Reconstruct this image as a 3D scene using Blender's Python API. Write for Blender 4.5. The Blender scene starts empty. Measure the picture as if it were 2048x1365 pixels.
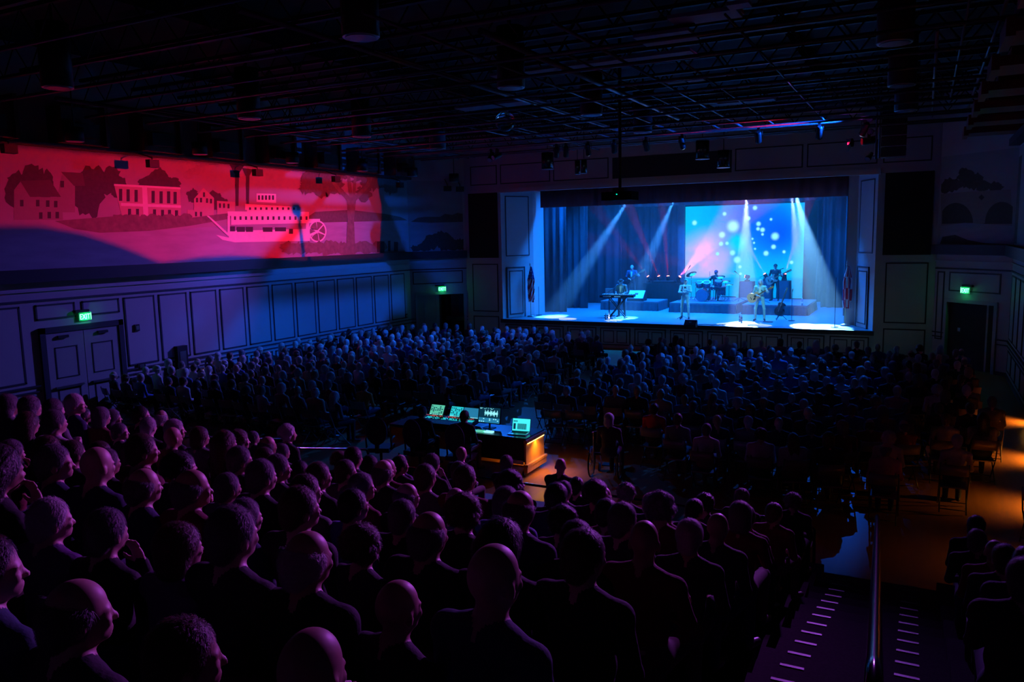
import bpy, bmesh, math, random
import numpy as np
from mathutils import Vector, Matrix, Euler
S = bpy.context.scene
COL = S.collection
RND = random.Random(7)
PI = math.pi

# ------------------------------------------------------------------ camera (vanishing points of the 2048x1365 frame)
F, CX, CY, CAMZ = 1585.0, 1024.0, 682.5, 4.8
def _n(v):
    v = np.array(v, float); return v / np.linalg.norm(v)
_Y = _n((826, -227, F)); _Z = -_n((251, 11981, F)); _X = _n(np.cross(_Y, _Z))
if _X[0] < 0: _X = -_X
_Y = _n(_Y - _Z * np.dot(_Y, _Z))
RC = np.stack([_X, _Y, _Z])                 # room = RC @ camera(x right, y down, z forward)
CP = np.array([0, 0, CAMZ])
def ray(px, py): return RC @ _n((px - CX, py - CY, F))
def on(px, py, p, nn):
    d = ray(px, py); nn = np.array(nn, float)
    return Vector(CP + d * (np.dot(np.array(p, float) - CP, nn) / np.dot(d, nn)))
def onz(px, py, z): return on(px, py, (0, 0, z), (0, 0, 1))
def onx(px, py, x): return on(px, py, (x, 0, 0), (1, 0, 0))
def ony(px, py, y): return on(px, py, (0, y, 0), (0, 1, 0))

cam = bpy.data.cameras.new('camera'); co = bpy.data.objects.new('camera', cam); COL.objects.link(co)
cam.sensor_width = 36; cam.sensor_fit = 'HORIZONTAL'; cam.lens = F / 2048 * 36; cam.clip_end = 200; cam.clip_start = .05
M = Matrix.Identity(4)
for r in range(3):
    M[r][0] = RC[r][0]; M[r][1] = -RC[r][1]; M[r][2] = -RC[r][2]; M[r][3] = CP[r]
co.matrix_world = M
S.camera = co
S.view_settings.view_transform = 'Standard'; S.view_settings.look = 'None'
S.view_settings.exposure = 0.15; S.view_settings.gamma = 1; S.view_settings.use_curve_mapping = False
W = bpy.data.worlds.new('world'); S.world = W; W.use_nodes = True
W.node_tree.nodes['Background'].inputs[0].default_value = (.10, .12, .35, 1)
W.node_tree.nodes['Background'].inputs[1].default_value = 0.0
S.cycles.use_denoising = True; S.cycles.use_adaptive_sampling = True; S.cycles.adaptive_threshold = .02
S.cycles.max_bounces = 6; S.cycles.diffuse_bounces = 4; S.cycles.glossy_bounces = 2; S.cycles.volume_bounces = 0
S.cycles.transparent_max_bounces = 8; S.cycles.sample_clamp_indirect = 2.0; S.cycles.caustics_reflective = False; S.cycles.caustics_refractive = False

def spot(loc, tgt, col, watts, deg, blend=.15, rad=.05, name='lamp_light'):
    l = bpy.data.lights.new(name, 'SPOT'); l.color = col; l.energy = watts; l.spot_size = math.radians(deg); l.spot_blend = blend; l.shadow_soft_size = rad
    o = bpy.data.objects.new(name, l); COL.objects.link(o); o.location = loc
    o.rotation_euler = (Vector(tgt) - Vector(loc)).to_track_quat('-Z', 'Y').to_euler(); return o
def area(loc, tgt, col, watts, sx, sy, spread=180, name='lamp_light'):
    l = bpy.data.lights.new(name, 'AREA'); l.shape = 'RECTANGLE'; l.size = sx; l.size_y = sy; l.color = col; l.energy = watts; l.spread = math.radians(spread)
    o = bpy.data.objects.new(name, l); COL.objects.link(o); o.location = loc
    o.rotation_euler = (Vector(tgt) - Vector(loc)).to_track_quat('-Z', 'Y').to_euler(); return o
BLUE = (.015, .16, 1.0); CYAN = (.002, .17, 1.0); ICE = (.38, .82, 1.0); RED = (1, .004, .03); PURP = (.45, .10, 1.0); MAG = (1, .06, .55); WARM = (1, .36, .04)
ZS = 1.10      # stage floor height
XL, XR = -20.57, 2.50    # side walls
YP = 31.6      # proscenium front
# stage wash: batten striplights above the stage, behind the valance
for y, w in ((34.6, 2300), (37.6, 1400), (40.6, 550)):
    area((-9.2, y, 7.6), (-9.2, y, 1), CYAN, w, 11, .4, 130, 'batten_light')
# lamps that the photograph shows: heads on the vertical pole beside the line array, and the row on the front pipe
LADX = [ony(1751, py, 26.8) for py in (205, 236, 262, 286, 312)]
LAD = {0: ((-20.5, 24.5, 1.9), (.004, .10, 1), 7500, 46, .9),       # blue on the panelled side wall
       1: ((-6.8, 4.2, 2.6), (.62, .09, 1), 11000, 38, .9),          # violet over the bleacher
       2: ((-1.5, 3.4, 2.4), (.40, .10, 1), 3600, 24, .9),           # violet blue over the stepped aisle
       4: ((-4.8, 21.0, 1.0), (.008, .13, 1), 3400, 66, .9)}          # blue over the floor rows; head 3 is the red mural lamp
# ------------------------------------------------------------------ helpers
def link(o, parent=None):
    COL.objects.link(o)
    if parent is not None: o.parent = parent
    return o
def tag(o, label=None, cat=None, group=None, kind=None):
    if label: o['label'] = label
    if cat: o['category'] = cat
    if group: o['group'] = group
    if kind: o['kind'] = kind
    return o
def empty(name, loc=(0, 0, 0), rz=0, label=None, cat=None, group=None):
    o = bpy.data.objects.new(name, None); link(o); o.location = loc; o.rotation_euler = (0, 0, rz); o.empty_display_size = .1
    return tag(o, label, cat, group)
MATS = {}
def mat(name, col=(.5, .5, .5), rough=.6, metal=0, var=.15, scale=8, bump=0, emit=None, es=1.0, stretch=None, trans=0, spec=None):
    if name in MATS: return MATS[name]
    m = bpy.data.materials.new(name); m.use_nodes = True; MATS[name] = m
    nt = m.node_tree; N = nt.nodes; L = nt.links; b = N['Principled BSDF']
    b.inputs['Roughness'].default_value = rough; b.inputs['Metallic'].default_value = metal
    tc = N.new('ShaderNodeTexCoord'); nz = N.new('ShaderNodeTexNoise'); nz.inputs['Scale'].default_value = scale; nz.inputs['Detail'].default_value = 3
    if stretch:
        mp = N.new('ShaderNodeMapping'); mp.inputs['Scale'].default_value = stretch; L.new(tc.outputs['Object'], mp.inputs[0]); L.new(mp.outputs[0], nz.inputs['Vector'])
    else: L.new(tc.outputs['Object'], nz.inputs['Vector'])
    mx = N.new('ShaderNodeMix'); mx.data_type = 'RGBA'
    c = np.array(col)
    mx.inputs['A'].default_value = (*np.clip(c * (1 - var), 0, 1), 1); mx.inputs['B'].default_value = (*np.clip(c * (1 + var), 0, 1), 1)
    L.new(nz.outputs['Fac'], mx.inputs['Factor']); L.new(mx.outputs['Result'], b.inputs['Base Color'])
    if emit:
        b.inputs['Emission Color'].default_value = (*emit, 1); b.inputs['Emission Strength'].default_value = es
    if spec is not None: b.inputs['Specular IOR Level'].default_value = spec
    if trans: b.inputs['Transmission Weight'].default_value = trans
    if bump:
        bp = N.new('ShaderNodeBump'); bp.inputs['Strength'].default_value = bump; bp.inputs['Distance'].default_value = .02
        L.new(nz.outputs['Fac'], bp.inputs['Height']); L.new(bp.outputs[0], b.inputs['Normal'])
    return m
class MB:
    def __init__(s): s.v = []; s.f = []; s.m = []; s.sm = []
    def add(s, vs, fs, mi=0, smooth=False):
        o = len(s.v); s.v += [tuple(v) for v in vs]; s.f += [tuple(i + o for i in f) for f in fs]; s.m += [mi] * len(fs); s.sm += [smooth] * len(fs); return s
    def box(s, x0, x1, y0, y1, z0, z1, mi=0, T=None):
        vs = [Vector((x, y, z)) for z in (z0, z1) for y in (y0, y1) for x in (x0, x1)]
        if T is not None: vs = [T @ v for v in vs]
        return s.add(vs, [(0, 2, 3, 1), (4, 5, 7, 6), (0, 1, 5, 4), (2, 6, 7, 3), (0, 4, 6, 2), (1, 3, 7, 5)], mi)
    def cbox(s, c, d, mi=0, T=None): return s.box(c[0] - d[0] / 2, c[0] + d[0] / 2, c[1] - d[1] / 2, c[1] + d[1] / 2, c[2] - d[2] / 2, c[2] + d[2] / 2, mi, T)
    def tube(s, pts, r, n=8, mi=0, cap=True):
        pts = [Vector(p) for p in pts]; rs = r if isinstance(r, (list, tuple)) else [r] * len(pts)
        vs = []; up = None
        for i, p in enumerate(pts):
            d = (pts[min(i + 1, len(pts) - 1)] - pts[max(i - 1, 0)]).normalized()
            if up is None: up = Vector((0, 0, 1)) if abs(d.z) < .9 else Vector((0, 1, 0))
            a = d.cross(up).normalized(); b = a.cross(d).normalized(); up = b
            for k in range(n):
                t = 2 * PI * k / n; vs.append(p + (a * math.cos(t) + b * math.sin(t)) * rs[i])
        fs = [(i * n + k, i * n + (k + 1) % n, (i + 1) * n + (k + 1) % n, (i + 1) * n + k) for i in range(len(pts) - 1) for k in range(n)]
        s.add(vs, fs, mi, True)
        if cap:
            o = len(s.v) - len(vs); e = len(pts) - 1
            s.f += [tuple(o + k for k in reversed(range(n))), tuple(o + e * n + k for k in range(n))]; s.m += [mi] * 2; s.sm += [False] * 2
        return s
    def ell(s, c, r, n=12, m=8, mi=0, T=None):
        vs = []; c = Vector(c)
        for j in range(m + 1):
            a = PI * j / m
            for k in range(n):
                b = 2 * PI * k / n; v = c + Vector((r[0] * math.sin(a) * math.cos(b), r[1] * math.sin(a) * math.sin(b), r[2] * math.cos(a)))
                vs.append(T @ v if T is not None else v)
        return s.add(vs, [(j * n + k, (j + 1) * n + k, (j + 1) * n + (k + 1) % n, j * n + (k + 1) % n) for j in range(m) for k in range(n)], mi, True)
    def prism(s, poly, T, h, mi=0):      # polygon in the local xy plane, thickness h along local z
        n = len(poly); vs = [T @ Vector((p[0], p[1], 0)) for p in poly] + [T @ Vector((p[0], p[1], h)) for p in poly]
        return s.add(vs, [tuple(reversed(range(n))), tuple(range(n, 2 * n))] + [(k, (k + 1) % n, n + (k + 1) % n, n + k) for k in range(n)], mi)
    def mesh(s, name, mats):
        me = bpy.data.meshes.new(name); me.from_pydata(s.v, [], s.f)
        for m in (mats if isinstance(mats, (list, tuple)) else [mats]): me.materials.append(m)
        me.polygons.foreach_set('material_index', s.m); me.polygons.foreach_set('use_smooth', s.sm); me.update(); return me
    def build(s, name, mats, parent=None, loc=None, rz=None):
        o = link(bpy.data.objects.new(name, s.mesh(name, mats)), parent)
        if loc is not None: o.location = loc
        if rz is not None: o.rotation_euler = (0, 0, rz)
        return o
def inst(me, name, parent=None, loc=(0, 0, 0), rot=(0, 0, 0)):
    o = link(bpy.data.objects.new(name, me), parent); o.location = loc; o.rotation_euler = rot; return o
def copy_tree(o, loc, rz, label=None, group=None):
    c = o.copy(); link(c); c.location = loc; c.rotation_euler = (0, 0, rz)
    if label: c['label'] = label
    if group: c['group'] = group
    for ch in list(o.children):
        d = ch.copy(); link(d, c)
        for g in list(ch.children): link(g.copy(), d)
    return c
def struct(o): o['kind'] = 'structure'; return o
def frame_T(o, ux, uy):       # local x,y axes to world
    ux = Vector(ux).normalized(); uy = Vector(uy).normalized(); uz = ux.cross(uy)
    T = Matrix.Identity(4)
    for r in range(3): T[r][0] = ux[r]; T[r][1] = uy[r]; T[r][2] = uz[r]; T[r][3] = o[r]
    return T
# ---- materials of the hall
m_wall = mat('wall_paint', (.50, .46, .46), .55, var=.05, scale=3)
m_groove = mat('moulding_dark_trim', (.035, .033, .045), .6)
m_ledge = mat('ledge_black', (.012, .011, .013), .5)
m_black = mat('black_matte', (.006, .006, .007), .6)
m_blackgloss = mat('black_gloss', (.014, .014, .017), .25)
m_metal = mat('steel', (.45, .45, .47), .3, .9)
m_chrome = mat('chrome', (.75, .75, .78), .12, 1)
m_ceil = mat('ceiling_black', (.006, .006, .007), .9)
m_pipe = mat('pipe_dark', (.11, .11, .13), .4, .3)
m_floor = mat('hall_floor', (.36, .17, .07), .32, var=.22, scale=1.2, stretch=(9, .7, 1))
m_stagefl = mat('stage_floor', (.26, .28, .30), .35, var=.12, scale=2)
m_valance = mat('valance_cloth', (.10, .012, .02), .85, var=.3, scale=3)
m_drape = mat('drape_cloth', (.05, .075, .11), .8, var=.2, scale=3)
m_tier = mat('tier_carpet', (.05, .035, .05), .95, var=.35, scale=40, spec=.05)
m_soffit = mat('soffit_wood', (.16, .03, .025), .5, var=.25, scale=4)
m_white = mat('white_paint', (.75, .75, .72), .5)
# ---- floor, ceiling
XM = (XL + XR) / 2
struct(MB().box(XL - .3, XR + .3, -8, YP, -.2, 0).build('floor', m_floor))
struct(MB().box(XL - .3, XR + .3, -8, YP + .6, 9.9, 10.1).build('ceiling', m_ceil))
struct(MB().box(XL - .3, XR + .3, -8.3, -8, 0, 9.9).build('wall_back', m_wall))
YC = 29.74          # where the side walls turn 45 degrees
wl = struct(MB().box(XL - .3, XL, -8, YC, 0, 9.9).build('wall_left', m_wall))
wr = struct(MB().box(XR, XR + .3, -8, 29.5, 0, 9.9).build('wall_right', m_wall))
TL = frame_T((XL, YC, 0), (1, 1, 0), (0, 0, 1))           # along the left corner wall; local z points into the hall
TR = frame_T((.40, YP, 0), (1, -1, 0), (0, 0, 1))
LW = 2.63; RW = 2.97
def T_side(x, sgn):                                          # local x = along +y (left) , z into the hall
    return frame_T((x, 0, 0), (0, sgn, 0), (0, 0, 1))
TLW = frame_T((XL, 0, 0), (0, 1, 0), (0, 0, 1))            # x=room y, y=z, z=+x
TRW = frame_T((XR, 0, 0), (0, -1, 0), (0, 0, 1))           # x=-room y, y=z, z=-x
TPR = frame_T((0, YP, 0), (1, 0, 0), (0, 0, 1))            # z=-y
def lbox(mb, T, a, b, c, d, h0, h1, mi=0): return mb.box(a, b, c, d, h0, h1, mi, T)
wcl = struct(lbox(lbox(lbox(MB(), TL, 0, .27, 0, 9.9, -.25, 0), TL, 2.52, LW, 0, 9.9, -.25, 0), TL, .27, 2.52, 2.28, 9.9, -.25, 0).build('wall_corner_left', m_wall))
wcr = struct(lbox(lbox(lbox(MB(), TR, 0, .55, 0, 9.9, -.25, 0), TR, 2.45, RW, 0, 9.9, -.25, 0), TR, .55, 2.45, 2.30, 9.9, -.25, 0).build('wall_corner_right', m_wall))
def panel(wall, T, a, b, c, d, g=.045, up=0):
    T = T @ Matrix.Translation((0, 0, up))
    p = lbox(MB(), T, a + g, b - g, c + g, d - g, 0, .012).build('panel', m_wall, wall)
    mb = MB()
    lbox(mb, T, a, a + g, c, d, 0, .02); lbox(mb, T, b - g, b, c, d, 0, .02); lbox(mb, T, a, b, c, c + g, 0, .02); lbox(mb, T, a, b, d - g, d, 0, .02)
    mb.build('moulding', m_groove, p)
def rails(name, T, a, b, segs=None):
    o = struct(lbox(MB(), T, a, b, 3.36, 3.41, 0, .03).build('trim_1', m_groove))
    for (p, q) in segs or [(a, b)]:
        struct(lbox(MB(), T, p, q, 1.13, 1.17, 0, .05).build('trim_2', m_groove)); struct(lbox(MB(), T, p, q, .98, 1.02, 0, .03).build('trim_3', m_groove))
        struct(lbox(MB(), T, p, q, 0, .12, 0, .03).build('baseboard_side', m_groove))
    struct(lbox(MB(), T, a - .02, b, 3.87, 4.2, 0, .24).build('trim_4', m_ledge))
    struct(lbox(MB(), T, a, b, 3.62, 3.66, 0, .05).build('trim_5', m_wall))
rails('l', TLW, -8, YC, [(-8, 12.55), (15.1, YC)])
rails('r', TRW, -29.5, 8)
rails('cl', TL, 0, LW, [(0, .2), (2.6, LW)])
rails('cr', TR, 0, RW, [(0, .5), (2.5, RW)])
for i in range(12):
    y = 15.2 + i * 1.185
    panel(wl, TLW, y, y + 1.04, 1.25, 3.27); panel(wl, TLW, y, y + 1.04, .24, .9)
for i in range(9):
    y = 12.35 - (i + 1) * 1.35
    panel(wl, TLW, y, y + 1.2, 1.25, 3.27); panel(wl, TLW, y, y + 1.2, .24, .9)
panel(wl, TLW, 12.6, 13.7, 2.86, 3.27); panel(wl, TLW, 13.9, 15.05, 2.86, 3.27)
for i in range(14):
    y = 29.2 - i * 1.3
    panel(wr, TRW, -y, -y + 1.1, 1.25, 3.27); panel(wr, TRW, -y, -y + 1.1, .24, .9)
panel(wcl, TL, .12, 2.45, 2.72, 3.3); panel(wcr, TR, .6, 2.6, 2.62, 3.28); panel(wcr, TR, .1, .4, .9, 3.28)
# ---- doors
m_door = mat('door_paint', (.42, .40, .38), .5, var=.05)
m_dark = mat('leaf_near_black', (.02, .025, .03), .8)  # near-black colour of two door leaves
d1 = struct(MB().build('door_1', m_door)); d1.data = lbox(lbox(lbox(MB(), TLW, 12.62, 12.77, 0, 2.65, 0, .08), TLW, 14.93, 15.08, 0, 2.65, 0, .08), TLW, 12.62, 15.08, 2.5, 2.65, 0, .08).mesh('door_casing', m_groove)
for k in (0, 1):
    a = 12.79 + k * 1.07
    lf = lbox(MB(), TLW, a, a + 1.05, 0.01, 2.48, 0, .05).build('door_leaf', m_door, d1)
    for c, d in ((1.25, 2.1), (.25, .95)):
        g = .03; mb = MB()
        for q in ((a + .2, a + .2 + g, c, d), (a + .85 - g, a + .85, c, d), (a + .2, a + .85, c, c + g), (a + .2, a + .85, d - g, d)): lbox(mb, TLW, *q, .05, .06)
        mb.build('moulding_or_light_gap', m_groove, lf)
    lbox(MB(), TLW, a + .12, a + .93, .98, 1.04, .06, .11).build('push_bar', m_metal, lf)
    lbox(MB(), TLW, a + .3 + k * .1, a + .6 + k * .1, 2.34, 2.41, .05, .11).build('door_closer', m_black, lf)
d2 = struct(lbox(lbox(lbox(MB(), TL, .2, .3, 0, 2.3, 0, .05), TL, 2.46, 2.56, 0, 2.3, 0, .05), TL, .2, 2.56, 2.22, 2.34, 0, .05).build('door_2', m_wall))
lbox(MB(), TL, .3, 1.32, .01, 2.22, -.12, -.07).build('door_leaf', m_door, d2)
for a in (.62, 1.16): lbox(MB(), TL, a, a + .03, .2, 2.1, -.07, -.055).build('moulding_or_light_gap', m_metal, d2)  # pale metal strips stand in for light through the door gaps
lbox(MB(), TL, .2, 2.6, 0, 2.4, -1.6, -1.5).build('passage_wall', m_wall, d2)
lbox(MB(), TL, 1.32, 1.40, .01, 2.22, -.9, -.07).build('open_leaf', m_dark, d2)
d3 = struct(lbox(lbox(lbox(MB(), TR, .47, .57, 0, 2.33, 0, .05), TR, 2.43, 2.55, 0, 2.33, 0, .05), TR, .47, 2.55, 2.24, 2.36, 0, .05).build('door_3', m_wall))
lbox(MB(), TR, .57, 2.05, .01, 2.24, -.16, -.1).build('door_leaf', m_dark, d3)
lbox(MB(), TR, 2.05, 2.12, .01, 2.24, -1., -.1).build('open_leaf', m_door, d3)
lbox(MB(), TR, .3, 2.7, 0, 2.4, -1.6, -1.5).build('passage_wall', m_wall, d3)
lbox(MB(), TR, .95, 1.05, 1.25, 1.37, -.1, -.09).build('door_plate', m_metal, d3)
# ---- proscenium wall (front face at YP, opening from PX0 to PX1, header bottom 6.85)
PX0, PX1, HB = -16.85, -1.55, 6.85
wp = struct(MB().box(XL + 1.8, PX0, YP, YP + .3, 0, 9.9).box(PX1, .45, YP, YP + .3, 0, 9.9).box(PX0, PX1, YP, YP + .3, HB, 9.9).build('wall_proscenium', m_wall))
for a, b in ((-18.36, -17.0), (-16.83, -14.4), (-14.25, -11.74), (-6.59, -4.12), (-3.98, -1.6), (-1.42, .12)): panel(wp, TPR, a, b, 7.1, 7.95)
lbox(MB(), TPR, -11.57, -6.72, 7.07, 7.92, 0, .02).build('dark_header_panel', mat('header_dark', (.02, .022, .03), .7), wp)
for a, b in ((-18.5, -17.0), (-1.32, .22)):
    lbox(MB(), TPR, a, b, 3.85, 6.78, 0, .03).build('speaker_grille', mat('grille_cloth', (.012, .010, .012), .9, var=.3, scale=60), wp)
    panel(wp, TPR, a + .12, b - .05, 1.4, 3.58); panel(wp, TPR, a + .12, b - .05, .2, 1.2)
struct(MB().box(PX0 - .08, PX1 + .08, YP - .16, YP + .02, HB - .13, HB + .07).build('trim_6', m_wall))
struct(MB().box(XL + 1.95, PX0, YP - .06, YP, HB - .1, HB).box(PX1, .4, YP - .06, YP, HB - .1, HB).build('trim_7', m_wall))
# splayed reveals and the inner returns
SPL = [(PX0, YP), (-16.08, 33.3), (-16.10, 34.5)]
SPR = [(PX1, YP), (-2.30, 33.2), (-2.66, 33.2), (-2.66, 33.6)]
def vwall(name, pts, z0, z1, th, m):
    mb = MB()
    for (a, b) in zip(pts[:-1], pts[1:]):
        d = Vector((b[0] - a[0], b[1] - a[1], 0)); T = frame_T((a[0], a[1], 0), d, (0, 0, 1)); mb.box(0, d.length, z0, z1, min(0, th), max(0, th), 0, T)
    return struct(mb.build(name, m))
rl = vwall('wall_reveal_left', SPL, ZS, HB, -.02, m_wall); rr = vwall('wall_reveal_right', SPR, ZS, HB, .02, m_wall)
struct(MB().box(PX0 - .6, -16.14, 34.3, 34.5, ZS, HB).box(-2.62, PX1 + .6, 33.28, 33.6, ZS, HB).build('wall_stage_return', m_wall))
def reveal_panels(w, a, b, sgn):
    d = Vector((b[0] - a[0], b[1] - a[1], 0)); T = frame_T((a[0], a[1], 0), d, (0, 0, 1)) if sgn > 0 else frame_T((b[0], b[1], 0), -d, (0, 0, 1))
    L = d.length
    panel(w, T, .25, L - .25, 3.9, 6.6)
    lbox(MB(), T, .3, 1.25, ZS + .02, 3.35, 0, .035).build('stage_door', m_wall, w)
    panel(w, T, .38, 1.18, ZS + .15, 3.25, .045, .036)
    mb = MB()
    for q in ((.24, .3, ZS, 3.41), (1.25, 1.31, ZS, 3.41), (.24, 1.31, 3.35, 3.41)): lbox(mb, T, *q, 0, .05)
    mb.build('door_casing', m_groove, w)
reveal_panels(rl, SPL[0], SPL[1], 1); reveal_panels(rr, SPR[0], SPR[1], -1)
# ---- stage
m_lip = mat('stage_lip', (.02, .022, .03), .5)
struct(MB().box(PX0, PX1, YP - .02, YP + .4, ZS - .02, ZS).box(XL + .5, XR - .5, YP + .3, 45, ZS - .2, ZS).build('floor_stage', m_stagefl))
struct(MB().box(PX0 - .05, PX1 + .05, YP - .14, YP + .05, ZS - .17, ZS - .005).build('trim_8', m_lip))
sf = struct(MB().box(PX0, PX1, YP, YP + .1, 0, ZS - .17).build('wall_stage_front', m_wall))
for i in range(10):
    a = PX0 + .12 + i * 1.525
    panel(sf, TPR, a, a + 1.35, .12, .86); panel(sf, TPR, a + .15, a + .62, .22, .74, .03, .013); panel(sf, TPR, a + .75, a + 1.2, .22, .74, .03, .013)
struct(MB().box(XL + .5, XR - .5, 45, 45.2, 0, 9.9).box(XL + .3, XL + .5, YP + .3, 45, 0, 9.9).box(XR - .5, XR - .3, YP + .3, 45, 0, 9.9).box(XL + .3, XR - .3, YP, 45.2, 9.3, 9.5).build('wall_stage_back', m_black))
# drapes: wavy cloth
def drape(name, x0, x1, y0, y1, z0, z1, m, label, n=None, amp=.09, group=None):
    L = math.hypot(x1 - x0, y1 - y0); n = n or int(L * 22); vs = []; r = random.Random(hash(round(x0 * 7 + y0 * 3, 2)) % 999)
    ph = r.random() * 6; nx, ny = -(y1 - y0) / L, (x1 - x0) / L
    for k in range(n + 1):
        t = k / n; w = amp * math.sin(t * L * 15 + ph + 1.2 * math.sin(t * L * 2.3)) * (.7 + .3 * math.sin(t * L * 5))
        for z, q in ((z0, 1.15), ((z0 + z1) / 2, .95), (z1, .7)): vs.append((x0 + (x1 - x0) * t + nx * w * q, y0 + (y1 - y0) * t + ny * w * q, z))
    fs = [(3 * k + j, 3 * k + 3 + j, 3 * k + 4 + j, 3 * k + 1 + j) for k in range(n) for j in (0, 1)]
    mb = MB(); mb.add(vs, fs, 0, True); o = mb.build(name, m); md = o.modifiers.new('thick', 'SOLIDIFY'); md.thickness = .012
    return tag(o, label, 'curtain', group)
drape('valance', -15.9, -2.5, 33.75, 33.75, 6.08, 7.2, m_valance, 'dark red cloth valance across the top of the stage opening', amp=.05)
drape('stage_curtain', -18.3, -15.25, 34.75, 35.2, ZS, 7.4, m_drape, 'pleated dark leg curtain beside the flag with stars')
drape('stage_curtain', -18.5, -15.0, 37.3, 37.3, ZS, 7.4, m_drape, 'pleated dark leg curtain behind the first one, beyond the keyboard')
drape('stage_curtain', -19.5, -14.3, 40.4, 40.4, ZS, 7.4, m_drape, 'dark leg curtain behind the bass player in the blue shirt')
drape('stage_curtain', -19.0, -12.1, 43.3, 43.3, ZS, 7.4, m_drape, 'wide dark backdrop curtain beside the glowing screen, behind the red lamps')
drape('stage_curtain', -4.9, -.5, 43.6, 43.6, ZS, 7.4, m_drape, 'backdrop curtain beside the glowing screen, on the black guitar side')
drape('stage_curtain', -4.3, -1., 40.6, 40.6, ZS, 7.4, m_drape, 'pleated leg curtain beside the screen, behind the furled red and white flag', amp=.12)
drape('stage_curtain', -3.0, -.8, 36.9, 36.9, ZS, 7.4, m_drape, 'pleated leg curtain just inside the reveal by the red and white flag', amp=.12)
drape('stage_curtain', -12.15, -11.72, 43.45, 43.45, ZS, 6.5, mat('drape_lit_paint', (.3, .34, .4), .8), 'narrow strip of curtain painted pale as if lit, along the edge of the screen', amp=.01)  # lit strip of curtain, its brightness put into the cloth colour
drape('border_curtain', -18, -.8, 42.2, 42.2, 6.25, 7.6, m_drape, 'short dark border curtain above the screen', amp=.05)
# screen
def screen_material():
    m = bpy.data.materials.new('led_screen'); m.use_nodes = True; nt = m.node_tree; N = nt.nodes; L = nt.links; N.remove(N['Principled BSDF'])
    em = N.new('ShaderNodeEmission'); L.new(em.outputs[0], N['Material Output'].inputs[0])
    tc = N.new('ShaderNodeTexCoord'); sx = N.new('ShaderNodeSeparateXYZ'); L.new(tc.outputs['Object'], sx.inputs[0])
    U, V = sx.outputs[0], sx.outputs[2]          # metres from the lower edge centre
    def mth(op, a, b=None, c=None):
        n = N.new('ShaderNodeMath'); n.operation = op
        for i, q in enumerate((a, b, c)):
            if q is None: continue
            if isinstance(q, (int, float)): n.inputs[i].default_value = q
            else: L.new(q, n.inputs[i])
        return n.outputs[0]
    def mix(f, a, b):
        n = N.new('ShaderNodeMix'); n.data_type = 'RGBA'; L.new(f, n.inputs['Factor'])
        for k, q in (('A', a), ('B', b)):
            if isinstance(q, tuple): n.inputs[k].default_value = (*q, 1)
            else: L.new(q, n.inputs[k])
        return n.outputs['Result']
    def blob(u, v, r0, r1, sv=1):
        du = mth('SUBTRACT', U, u); dv = mth('MULTIPLY', mth('SUBTRACT', V, v), sv); d = mth('SQRT', mth('ADD', mth('MULTIPLY', du, du), mth('MULTIPLY', dv, dv)))
        n = N.new('ShaderNodeMapRange'); n.interpolation_type = 'SMOOTHSTEP'; n.inputs['From Min'].default_value = r1; n.inputs['From Max'].default_value = r0; L.new(d, n.inputs['Value']); return n.outputs[0]
    nz = N.new('ShaderNodeTexNoise'); nz.inputs['Scale'].default_value = .9; nz.inputs['Detail'].default_value = 5; L.new(tc.outputs['Object'], nz.inputs['Vector'])
    c = mix(blob(.6, 4.2, 0, 3.3), (.0, .42, .95), (.0, .10, .80))
    c = mix(blob(1.9, 3.4, 0, 2.0), c, (.0, .07, .72))
    c = mix(blob(-.3, 2.9, .2, .7), c, (0, .55, 1.0))
    pk = mth('MULTIPLY', blob(-2.0, 2.1, .2, 1.9), mth('MULTIPLY_ADD', nz.outputs['Fac'], 2.2, -.35))
    pk.node.use_clamp = True
    c = mix(pk, c, (.85, .40, .95))
    low = N.new('ShaderNodeMapRange'); low.inputs['From Min'].default_value = 1.12; low.inputs['From Max'].default_value = 1.0; L.new(V, low.inputs['Value'])
    c = mix(low.outputs[0], c, (.0, .30, .80))
    for (px, py, r) in ((1389, 446, 1.1), (1449, 428, .9), (1444, 470, 1.4), (1454, 487, .8), (1466, 453, 2.6), (1435, 508, .8), (1497, 437, .9), (1510, 416, 1.0), (1516, 458, .8), (1525, 460, 1.0), (1525, 469, .6), (1517, 448, 1.0), (1542, 439, .6), (1550, 473, 1.6), (1547, 494, 1.0), (1532, 507, 1.1), (1568, 504, .7), (1442, 488, 1.0), (1465, 506, 1.2), (1474, 520, 1.5), (1480, 534, .7), (1583, 525, .8), (1505, 478, .5), (1508, 486, .5), (1510, 498, .5), (1481, 548, .6)):
        p = ony(px, py, 43.4) - SCO
        c = mix(blob(p.x, p.z, .03 * r, .17 * r), c, (.30, .95, .98))
    L.new(c, em.inputs[0]); em.inputs[1].default_value = 1.15
    return m
SCO = Vector((-8.6, 43.4, 1.28))
scr = MB().box(-3.08, 3.08, 0, .08, 0, 4.92).build('stage_screen', screen_material(), loc=SCO)
tag(scr, 'large glowing blue screen with pink cloud and cyan dots behind the band', 'screen')
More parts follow.
